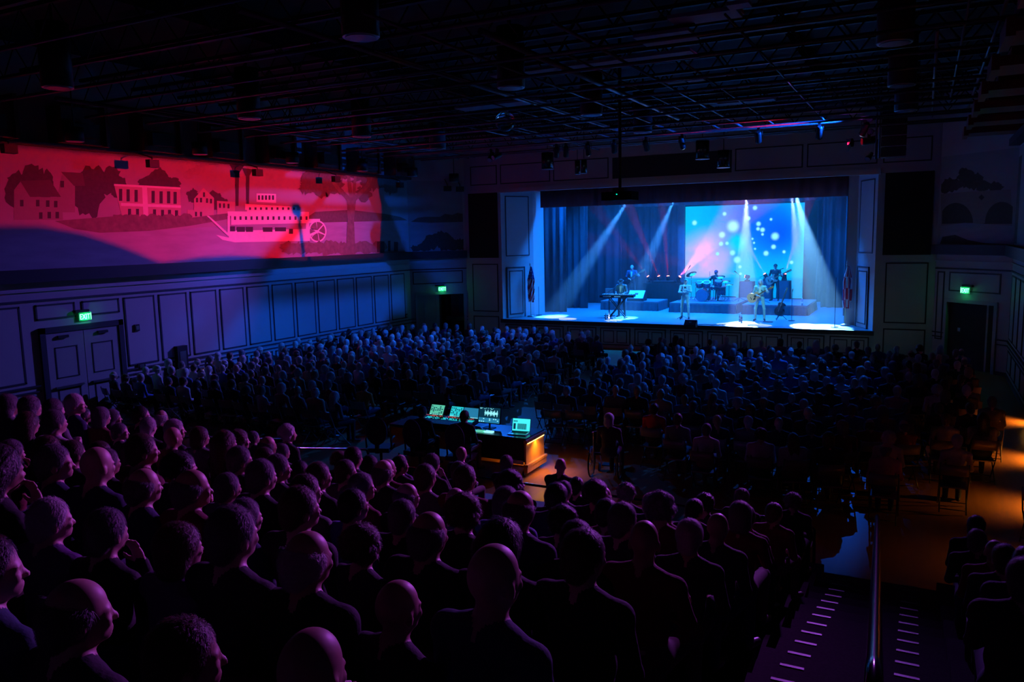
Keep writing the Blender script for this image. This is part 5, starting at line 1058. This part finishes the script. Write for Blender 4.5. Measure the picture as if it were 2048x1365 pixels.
# seated body library: (mesh, skull base, yaw, pitch)
LIB = {0: [], 1: [], 2: []}
VAR = [dict(), dict(yaw=-.35), dict(yaw=.3, arms='cross'), dict(lean=.12, arms='knee'), dict(b=1.18), dict(b=1.15, arms='cross', yaw=-.2), dict(b=.88, sw=.02), dict(b=.9, arms='chin', yaw=.15, pitch=-.08), dict(sleeve='short', b=1.05, yaw=-.15), dict(b=.9, yaw=-.5)]
def make_lib(lod, vox, which):
    for i in which:
        v = VAR[i]; J = sit(v.get('lean', 0), v.get('arms', 'lap'), .1 + .012 * (i % 3), v.get('sw', 0)); P, hb = body(J, v.get('b', 1), v.get('yaw', 0), v.get('pitch', 0), v.get('sleeve', 'long'), lod == 0)
        if lod == 2: P = [q for q in P if not (q[0] == 'c' and max(q[1][2], q[1][3]) < .02)]
        V, Q, tv = surface(P, vox); LIB[lod].append((mesh_of(V, Q, tv, 'seated_person', BASEM), hb, v.get('yaw', 0), v.get('pitch', 0), (V, Q, tv)))
make_lib(0, .0095, range(10)); make_lib(1, .018, (0, 1, 2, 4, 6, 8, 9)); make_lib(2, .036, (0, 1, 4, 6))
HEADTOP = 1.045 + .045 + .213
def set_slot(o, i, m): o.material_slots[i].link = 'OBJECT'; o.material_slots[i].material = m
def dress(o, skin, shirt, pants):
    set_slot(o, 0, skin); set_slot(o, 1, shirt); set_slot(o, 2, pants); set_slot(o, 3, SHM)
def add_hair(o, hb, yaw, pitch, kind, colm, lod, s=1.0):
    if kind is None: return
    h = link(bpy.data.objects.new(HAIR_NAME[kind], hair(kind, lod)), o); h.location = Vector(hb); h.rotation_euler = Matrix(rotm(yaw, pitch).tolist()).to_euler(); h.scale = (s,) * 3
    set_slot(h, 0, colm); return h
WORN = {'short': '{} short hair', 'fringe': 'a bald crown and {} fringe', 'bob': '{} bobbed hair', 'long': 'long {} hair', 'curly': '{} curly hair', 'cap': 'a cap', 'ponytail': 'a {} ponytail', None: 'a bald head', 'brimhat': 'a brimmed hat'}
def seated(x, y, z, rz, sc, lod, var, kind, hc, shirt, place, group, label=None, skin=None, rnd=RND):
    me, hb, yw, pt, _ = LIB[lod][var % len(LIB[lod])]
    o = inst(me, 'person', None, (x, y, z), (0, 0, rz)); o.scale = (sc,) * 3
    dress(o, skin or SK[rnd.randrange(4)], SH[shirt], PT[rnd.randrange(3)])
    hm = SH[hc] if kind in ('cap', 'brimhat') else HAIRC[hc]
    add_hair(o, hb, yw, pt, kind, hm, lod)
    tag(o, label or 'person with %s, %s top, %s' % (WORN[kind].format(hc), shirt, place), 'person', group); return o
ORD = ['first', 'second', 'third', 'fourth', 'fifth', 'sixth', 'seventh', 'eighth', 'ninth', 'tenth', 'eleventh', 'twelfth', 'thirteenth', 'fourteenth', 'fifteenth', 'sixteenth', 'seventeenth', 'eighteenth']
# ---- bleacher audience: crown pixel, head width in pixels -> row by size, place by the tier it sits on
_A = lambda L: [(x / 2.2567, 760 + y / 2.2567, w / 2.2567) + tuple(r) for x, y, w, *r in L]
_B = lambda L: [(560 + x / 2.935, 900 + y / 2.935, w / 2.935) + tuple(r) for x, y, w, *r in L]
_C = lambda L: [(1080 + x / 3.212, 940 + y / 3.212, w / 3.212) + tuple(r) for x, y, w, *r in L]
HEADS = _A([(30, 75, 70), (120, 80, 70), (205, 90, 75), (325, 70, 60, 'short', 'white'), (125, 155, 78, 'long', 'brown'), (200, 140, 85, 'short', 'grey', 'white'), (285, 125, 62), (355, 130, 62), (420, 135, 70, 'bob', 'grey'), (495, 140, 60), (515, 200, 62), (620, 125, 60, 'short', 'dark'), (655, 175, 70, 'short', 'white'), (715, 140, 55), (775, 187, 72, 'bob', 'white', 'charcoal'), (735, 225, 75, None, 'grey', 'maroon'), (885, 220, 62), (990, 235, 80, 'long', 'brown'), (1065, 235, 70, 'curly', 'brown'), (1135, 245, 50, 'short', 'grey'), (1190, 260, 72, 'fringe', 'grey'), (1285, 208, 60, 'curly', 'white', 'black'), (1190, 315, 85, 'short', 'brown', 'maroon'), (1265, 305, 62), (1260, 350, 80, 'short', 'grey'),
    (35, 290, 95, 'bob', 'grey'), (225, 280, 110, 'long', 'brown', 'charcoal'), (350, 290, 105, 'short', 'brown'), (435, 345, 55), (580, 285, 90), (550, 335, 98, 'short', 'grey'), (690, 385, 165, 'short', 'grey', 'navy'), (930, 300, 122, 'short', 'brown'), (1065, 310, 95, 'short', 'grey'), (955, 402, 140, None, 'grey', 'navy'), (1125, 390, 100, 'curly', 'dark'), (1010, 478, 160, 'fringe', 'grey', 'navy'), (1160, 470, 120, 'fringe', 'grey'), (62, 440, 125, 'long', 'brown', 'charcoal'), (430, 400, 165, 'long', 'dark', 'black'), (330, 540, 150, 'short', 'dark', 'black'), (610, 645, 185, 'short', 'white', 'purple'), (990, 725, 225, 'short', 'grey', 'black'), (1290, 590, 125, 'short', 'grey', 'navy'), (1315, 395, 90), (-22, 930, 130, 'short', 'brown', 'charcoal'), (470, 985, 235, 'fringe', 'grey', 'charcoal'), (900, 1160, 400, 'short', 'brown', 'black'), (815, 360, 84, 'bob', 'brown', 'red'), (80, 790, 240, 'short', 'dark', 'teal')])
HEADS += _B([(80, 105, 110, 'short', 'dark'), (225, 90, 120, 'short', 'brown'), (395, 50, 85, 'curly', 'brown'), (480, 0, 85, 'short', 'dark', 'black'), (470, 85, 110, 'short', 'brown', 'grey'), (545, 95, 62), (605, 60, 85, None, 'grey'), (655, 40, 90, 'short', 'dark'), (695, 45, 62), (820, 25, 80, 'short', 'grey', 'charcoal'), (780, 95, 128, 'fringe', 'grey'), (1045, -15, 70, None, 'grey', 'black'), (1040, 85, 72), (1010, 120, 118, 'short', 'brown', 'grey'), (1185, 120, 128, 'short', 'brown'), (1320, 40, 80, 'short', 'grey', 'black'), (1470, 155, 140, 'curly', 'dark'), (1640, 55, 78, None, 'dark', 'black'), (1330, 205, 110, 'short', 'dark'), (1590, 210, 108, 'fringe', 'grey'), (1670, 195, 90, 'short', 'grey'), (1735, 240, 80, 'short', 'dark'), (340, 195, 112, 'short', 'brown', 'grey'), (690, 185, 122, 'short', 'grey', 'maroon'), (765, 172, 70, 'short', 'dark'), (975, 245, 130, 'fringe', 'grey', 'black'), (1275, 275, 130, None, 'grey'), (1340, 345, 180, 'curly', 'brown', 'black'), (1660, 320, 190, 'fringe', 'grey', 'navy'), (265, 270, 170, 'short', 'brown', 'charcoal'), (575, 275, 162, 'short', 'dark', 'blue'), (55, 355, 150, 'short', 'grey'), (965, 355, 188, 'short', 'grey', 'black'), (360, 495, 225, 'short', 'grey', 'charcoal'), (860, 545, 235, 'curly', 'brown', 'charcoal'), (1355, 470, 245, 'fringe', 'grey', 'black'), (915, 665, 325, 'fringe', 'white', 'black'), (200, 715, 320, 'bob', 'brown', 'purple'), (1600, 1035, 370, None, 'grey', 'charcoal'), (560, 1245, 370, None, 'grey', 'navy')])
HEADS += _C([(245, 120, 115, 'short', 'dark'), (340, 80, 118, 'curly', 'dark'), (380, 175, 115, 'fringe', 'grey'), (480, 230, 165, 'short', 'grey', 'blue'), (550, 120, 90, 'curly', 'grey'), (730, 180, 85, 'short', 'white'), (800, 195, 110, 'short', 'grey'), (680, 240, 130, 'short', 'dark'), (1055, 180, 108, 'curly', 'dark'), (1290, 130, 95, 'short', 'grey', 'black'), (1625, 160, 95, 'curly', 'grey', 'black'), (1185, 220, 165, 'curly', 'grey'), (1320, 255, 120, 'short', 'brown'), (1070, 310, 140, 'short', 'grey', 'charcoal'), (960, 245, 110, 'short', 'dark'), (1550, 260, 128, 'bob', 'grey', 'maroon'), (1500, 290, 112, 'short', 'brown', 'maroon'), (1435, 335, 140, None, 'white', 'charcoal'), (1335, 395, 160, 'short', 'white', 'charcoal'), (1210, 430, 195, None, 'grey', 'maroon'), (900, 370, 160, 'curly', 'dark', 'black'), (670, 420, 190, 'short', 'dark', 'black'), (390, 455, 230, 'long', 'dark', 'black'), (960, 530, 220, 'short', 'brown', 'black'), (815, 720, 305, None, 'grey', 'teal')])
HEADS += [(1954, 1036, 36, 'short', 'dark', 'black'), (1951, 1074, 33, 'short', 'grey', 'black'), (1982, 1084, 36, None, 'grey', 'maroon'), (2010, 1095, 44, 'short', 'brown', 'charcoal'), (2036, 1122, 64, 'short', 'grey', 'charcoal'), (2060, 1100, 60, 'short', 'dark', 'navy')]
r4 = random.Random(11); placed = []; HP = []
for k, hd_ in enumerate(HEADS):
    px, py, w = hd_[:3]; d = RC @ A3((px - CX) / F, (py - CY) / F, 1); kind, hc, sh = (list(hd_[3:]) + ['?'] * 3)[:3]
    if kind == '?': kind = r4.choice(['short', 'short', 'short', 'fringe', 'bob', 'curly', 'short', 'bob'])
    if hc == '?': hc = r4.choice(['grey', 'white', 'brown', 'dark', 'grey'])
    if sh == '?': sh = r4.choice(['black', 'charcoal', 'navy', 'black', 'charcoal', 'purple', 'maroon', 'grey'])
    dep = .182 * F / w; yb = dep * d[1]; best = None
    for i in range(NR - 1):
        ys = Y0 - i * RD - .55 + .02
        if ys < .4: continue
        t_ = ys / d[1]; pos = CP + t_ * d; sitz = pos[2] - tier_z(i)
        cost = 1.6 * abs(math.log(t_ / dep)) + 2.4 * abs(sitz - 1.30)
        for (qx, qi) in placed:
            if qi == i and abs(qx - pos[0]) < .40: cost += (.40 - abs(qx - pos[0])) * .8
        if XL + .6 < pos[0] and (best is None or cost < best[0]): best = (cost, i, pos, sitz, ys)
    c_, i, pos, sitz, ys = best; placed.append((pos[0], i)); HP.append([k, i, pos[0], sitz, ys, kind, hc, sh])
for i in range(NR):                          # neighbours on one bench keep clear of each other
    for rng in ((XL + .5, A0 - .22), (A1 + .22, XR - .3)):
        row = sorted([h for h in HP if h[1] == i and (h[2] < (A0 + A1) / 2) == (rng[0] < -5)], key=lambda h: h[2])
        for h in row: h[2] = min(max(h[2], rng[0]), rng[1])
        for _ in range(60):
            for p, q in zip(row[:-1], row[1:]):
                g = .44 - (q[2] - p[2])
                if g > 0: p[2] -= g / 2; q[2] += g / 2
            for h in row: h[2] = min(max(h[2], rng[0]), rng[1])
for k, i, x, sitz, ys, kind, hc, sh in HP:
    sc = min(1.16, max(.90, sitz / HEADTOP)); lod = 0 if i >= 4 else 1; side = 'past the aisle' if x > A1 else ('aisle side' if x > -4.5 else 'door side')
    z = tier_z(i) + (sitz - HEADTOP * sc); z = min(max(z, tier_z(i) - .02), tier_z(i) + .02)
    seated(x, ys, z, .12 * math.sin(k * 1.7) - .12, sc, lod, r4.randrange(10), kind, hc, sh, '%s bleacher row, %s' % (ORD[i], side), 'bleacher audience', rnd=r4)
NB = len(placed)
# ---- floor audience
FLO = []                                   # x, y, attributes
SPECIAL = [((725, 762), dict(kind='short', hc='brown', sh='orange', label='man in an orange shirt at the desk end of the last steamer side row', b=4)), ((1410, 846), dict(kind='short', hc='grey', sh='white', label='broad man in a white shirt in the last row by the wheelchair', b=4)), ((1912, 868), dict(kind='short', hc='white', sh='cream', label='white haired man in a pale green shirt at the aisle end of the last row', b=4)), ((1772, 884), dict(kind='fringe', hc='grey', sh='pink', label='person in a pink top in the last row, before the one in a cream shirt', b=0)), ((1775, 861), dict(kind='curly', hc='white', sh='cream', label='curly white haired person in a cream shirt one row before the pink top', b=4)), ((1308, 806), dict(kind='short', hc='dark', sh='red', label='person in a bright red shirt in the block before the wheelchair', b=0)), ((1217, 832), dict(kind='bob', hc='white', sh='charcoal', label='white haired woman sitting in the wheelchair behind the last row', b=0)), ((1355, 826), dict(kind='short', hc='brown', sh='grey', label='person in a light grey shirt two rows before the broad man in white', b=0)), ((1605, 797), dict(kind='short', hc='white', sh='tan', label='white haired person in a tan shirt in the middle of the stage block', b=4)), ((560, 850), dict(kind=None)), ((1890, 826), dict(kind='short', hc='brown', sh='tan', label='person in a tan jacket near the side aisle, third row from the back', b=4)), ((1985, 792), dict(kind='short', hc='grey', sh='grey', label='grey haired person on the side aisle chair near the warm lamp', b=0)), ((1432, 757), dict(kind='short', hc='white', sh='white', label='person in a white shirt in the middle rows before the stage', b=0)), ((1795, 771), dict(kind='short', hc='white', sh='pink', label='white haired person in a pink shirt towards the side aisle', b=0))]
chairs = []
r5 = random.Random(21); taken = []; seats = []
for (px, py), a in SPECIAL:
    if 'label' not in a: continue
    p = onz(px, py, 1.33); taken.append((p.x, p.y)); z = .06 if 'wheelchair' in a['label'] and 'woman' in a['label'] else 0
    o = seated(p.x, p.y, z, 0, 1.0, 1, a.get('b', 0), a['kind'], a['hc'], a['sh'], '', 'floor audience', a['label'], rnd=r5)
    if 'woman' not in a['label']: chairs.append((p.x, p.y, 0, 1 if p.x > -9 else 0, max(0, int((p.y - 13.8) / .93))))
def blocked(x, y):
    if x < -9.0 and y < 16.4 and x > -11.7: return True                      # the mixing desk and its aisle
    return any(abs(x - a) < .58 and abs(y - b) < .80 for a, b in taken)
for j in range(17):
    y = 14.25 + j * .93
    for k in range(19):                     # block on the mural side
        x = -20.05 + k * .565 + (j % 2) * .16
        if x > -10.1: continue
        if y > 27.4 - max(0, -19.0 - x): continue
        if blocked(x, y) or r5.random() < .045: continue
        seats.append((x + r5.uniform(-.03, .03), y + r5.uniform(-.05, .05), 0, j))
    for k in range(18):                     # block on the bridge side
        x = -8.1 + k * .565 + (j % 2) * .16
        if x > 1.45: continue
        if j < 3 and x < -4.2: continue
        if y > 26.9 or blocked(x, y) or r5.random() < .045: continue
        seats.append((x + r5.uniform(-.03, .03), y + r5.uniform(-.05, .05), 1, j))
seats.sort(key=lambda s: s[0] ** 2 + s[1] ** 2)
NIND = 300 - NB - len(taken) - 8
CW_V, CW_Q, CW_T, voff = [], [], [], 0; HV_, HQ_, hoff = [], [], 0
PAL = ['black', 'charcoal', 'navy', 'teal', 'grey', 'white', 'blue', 'purple', 'maroon', 'charcoal', 'black', 'navy', 'tan', 'grey']
crowdm = [SK[0], SK[3]] + [SH[c] for c in ('black', 'charcoal', 'navy', 'grey', 'white', 'blue')] + [PT[0], SHM] + [HAIRC[c] for c in ('grey', 'white', 'dark', 'brown')]
for q, (x, y, blk, j) in enumerate(seats):
    sc = r5.uniform(.94, 1.05); rz = r5.gauss(0, .12) + (-.25 if blk and x > -3 else 0) * -1 + (-.18 if not blk else 0)
    kind = r5.choice(['short', 'short', 'short', 'fringe', 'bob', 'bob', 'curly', None, 'long', 'ponytail']); hc = r5.choice(['grey', 'white', 'brown', 'dark', 'grey', 'white', 'blonde']); sh = r5.choice(PAL); va = r5.randrange(12)
    chairs.append((x, y, rz, blk, j))
    if q < NIND:
        seated(x, y, 0, rz, sc, 1, va, kind, hc, sh, '%s row from back, %s side' % (ORD[j], 'bridge' if blk else 'steamer'), 'floor audience', rnd=r5)
    else:
        V, Q, tv = LIB[2][va % 4][4]; hb, yw, pt = LIB[2][va % 4][1:4]
        T = np.array(Matrix.Rotation(rz, 3, 'Z')) * sc; CW_V.append(V @ T.T + A3(x, y, 0)); CW_Q.append(Q + voff); voff += len(V)
        f = np.median(tv[Q], axis=1).astype(int); CW_T.append(np.choose(f, [r5.randrange(2), 2 + r5.randrange(6), 8, 9]))
        if kind:
            hm = hair(kind, 2); hv = np.empty(len(hm.vertices) * 3, np.float32); hm.vertices.foreach_get('co', hv); hv = hv.reshape(-1, 3); hq = np.empty(len(hm.loops), np.int32); hm.loops.foreach_get('vertex_index', hq); hq = hq.reshape(-1, 4)
            CW_V.append((hv @ rotm(yw, pt).T + hb) @ T.T + A3(x, y, 0)); CW_Q.append(hq + voff); voff += len(hv); CW_T.append(np.full(len(hq), 10 + {'grey': 0, 'white': 1, 'dark': 2, 'brown': 3, 'blonde': 1}[hc]))
V = np.concatenate(CW_V); Q = np.concatenate(CW_Q); F_ = np.concatenate(CW_T)
me = mesh_of(V, Q, None, 'crowd', crowdm); me.polygons.foreach_set('material_index', F_.astype(np.int32)); me.update()
tag(link(bpy.data.objects.new('crowd', me)), 'dense seated crowd in the rows nearer the stage', 'crowd', kind='stuff')
chairs.sort(key=lambda c: c[0] ** 2 + c[1] ** 2); NC = 230
for q, (x, y, rz, blk, j) in enumerate(chairs[:NC]):
    folding_chair(x, y - .02, rz, 'tan metal folding chair with dark frame, %s row from back, %s side' % (ORD[j], 'bridge' if blk else 'steamer'), 'folding chairs in the rows', q < 40)
mb = MB()
for x, y, rz, blk, j in chairs[NC:]:
    T = Matrix.Translation((x, y - .02, 0)) @ Matrix.Rotation(rz, 4, 'Z'); mb.add([T @ Vector(v) for v in one.v], one.f)
tag(mb.build('distant_chair_rows', m_chair), 'rows of folding chairs under the crowd nearer the stage', 'chairs', kind='stuff')
for px, py, lab in ((1112, 888, 'empty folding chair next to the oak end of the desk'), (1155, 890, 'empty folding chair between the desk and the wheelchair')):
    p = onz(px, py, 0); folding_chair(p.x, p.y, .1, lab, None, True)
folding_chair(1.75, 14.0, -.3, 'empty folding chair turned in the side aisle beside the last row', None, True)
# desk operators
for x, y, kind, hc, lab in ((-8.95, 13.1, 'short', 'dark', 'desk operator in black before the two blue screens'), (-7.95, 13.1, 'short', 'brown', 'desk operator in black wearing headphones before the waveform monitor')):
    o = seated(x, y, .09, 0, 1.0, 0, 3, kind, hc, 'black', '', 'desk operators', lab)
    if 'headphones' in lab:
        hb = Vector(LIB[0][3][1]); hp = MB().tube([hb + Vector((.092 * math.cos(a), .0, .085 + .125 * math.sin(a))) for a in [PI * k / 12 for k in range(13)]], .009, 6)
        for s in (-1, 1): hp.tube([hb + Vector((s * .075, 0, .078)), hb + Vector((s * .105, 0, .078))], .036, 12)
        hp.build('headphones', m_blackgloss, o)
# ---- the band
SUIT = mat('suit_cloth', (.30, .50, .50), .7, var=.15, scale=25, bump=.2); SUIT2 = mat('jacket_teal', (.10, .22, .26), .7, var=.15, scale=25, bump=.2); DENIM = mat('shirt_denim', (.04, .08, .16), .8); CAPR = mat('cap_red', (.6, .03, .05), .7); BLK = SH['black']
def stand(arms, lean=0, spread=.13, h=1.0):
    J = dict(pel=(0, 0, .95), chest=(0, lean * .3, 1.28), neck=(0, lean * .5, 1.455))
    for s, n in ((-1, 'L'), (1, 'R')):
        J['sh' + n] = (s * .19, lean * .35, 1.395); J['hip' + n] = (s * .09, 0, .92); J['kn' + n] = (s * spread, .03, .50); J['an' + n] = (s * (spread + .01), -.01, .09); J['toe' + n] = (s * (spread + .05), .15, .036)
    J.update(arms); return J
def performer(name_label, loc, rz, J, kind, hairm, shirt, pants, skin=SK[0], b=1.0, yaw=0, pitch=0, sleeve='long', group='the band', sc=1.0):
    P, hb = body(J, b, yaw, pitch, sleeve, True); V, Q, tv = surface(P, .0085)
    o = inst(mesh_of(V, Q, tv, 'performer', BASEM), 'person', None, loc, (0, 0, rz)); o.scale = (sc,) * 3; dress(o, skin, shirt, pants); add_hair(o, hb, yaw, pitch, kind, hairm, 0); return tag(o, name_label, 'person', group), hb
def collar(o, J, m):
    nk = Vector(J['neck']); MB().prism([(-.05, .0), (.05, .0), (.028, -.24), (0, -.30), (-.028, -.24)], Matrix.Translation(nk + Vector((0, .118, -.06))) @ Matrix.Rotation(PI / 2 + .12, 4, 'X') @ Matrix.Rotation(PI, 4, 'Y'), -.012).build('shirt_front', m, o)
PF = PI                                       # facing the audience (-y)
J = stand(dict(elL=(-.26, .06, 1.12), wrL=(-.16, .30, 1.06), elR=(.26, .06, 1.12), wrR=(.16, .30, 1.06), hdL=(.1, 1, -.1), hdR=(-.1, 1, -.1)), .12)
o, hb = performer('keyboard player in a dark teal jacket and brimmed cap bent over the keys', (-11.95, 33.78, ZS), PF, J, 'brimhat', SH['charcoal'], SUIT2, PT[0], pitch=-.35); collar(o, J, m_white)
J = stand(dict(elL=(-.25, .10, 1.18), wrL=(-.03, .30, 1.27), elR=(.25, .10, 1.16), wrR=(.04, .29, 1.15), hdL=(.4, .6, .2), hdR=(-.4, .6, .2)), -.1, .14)
o, hb = performer('singer in a pale teal suit and cap, head thrown back at the microphone', (-9.07, 33.78, ZS), PF + .1, J, 'cap', SUIT, SUIT, SUIT, pitch=.55); collar(o, J, SH['black'])
J = stand(dict(elL=(-.30, .05, 1.15), wrL=(-.36, .30, 1.22), elR=(.28, .02, 1.14), wrR=(.10, .27, 1.08), hdL=(.2, .6, .5), hdR=(-.8, .3, -.2), hnL=(1, 0, 0)), .0, .17)
o, hb = performer('white haired man in a pale teal suit playing an acoustic guitar', (-5.95, 33.85, ZS), PF + .05, J, 'long', HAIRC['white'], SUIT, SUIT, pitch=.25); collar(o, J, m_white)
ga = guitar('acoustic_guitar', 'acoustic guitar with a pale orange top held by the white haired man', m_spruce, None, (-6.17, 33.64, ZS + 1.0), gR(.05, -1.05), 1.05)
MB().tube([(-.12, -.2, -.02), (-.25, .05, -.16), (-.22, .3, -.16), (.02, .42, -.03)], .014, 6).build('strap', m_black, ga)
J = stand(dict(elL=(-.30, .05, 1.16), wrL=(-.44, .28, 1.20), elR=(.28, .02, 1.14), wrR=(.12, .25, 1.05), hdL=(.2, .6, .5), hdR=(-.8, .3, -.2), hnL=(1, 0, 0)), 0, .14)
o, hb = performer('bass player in a dark blue shirt on the riser behind the keyboard', (-12.82, 37.75, ZR), PF + .1, J, 'fringe', HAIRC['grey'], DENIM, PT[0]); collar(o, J, m_white)
guitar('bass_guitar', 'dark bass guitar held by the player in the blue shirt', m_blackgloss, None, (-12.97, 37.50, ZR + 1.0), gR(.1, -1.05), 1.15, True)
o, hb = performer('bass player in black with a cap on the riser by the screen', (-6.1, 38.5, ZR), PF - .15, J, 'cap', SH['black'], BLK, PT[0], yaw=.2)
guitar('bass_guitar', 'pale bass guitar held by the player in the black cap', mat('bass_body', (.5, .26, .18), .3), None, (-6.25, 38.25, ZR + 1.0), gR(-.15, -1.1), 1.2, True)
J = sit(0, 'knee', .2); J.update(elL=(-.27, .08, .80), wrL=(-.20, .30, .90), elR=(.28, .06, .82), wrR=(.22, .28, .98)); J = {k: ((v[0], v[1], v[2] + .12) if not (k.startswith('an') or k.startswith('toe')) else v) if isinstance(v, tuple) and not k.startswith('hd') else v for k, v in J.items()}
o, hb = performer('drummer in black with a red cap behind the drum kit', (-8.85, 38.55, ZR), PF, J, 'cap', CAPR, BLK, PT[0])
for s, nme in ((-1, 'wrL'), (1, 'wrR')):
    w = Vector(J[nme]); MB().tube([w + Vector((0, .05, -.02)), w + Vector((-s * .05, .36, .12 if s < 0 else .30))], .008, 6).build('drumstick', m_white, o)
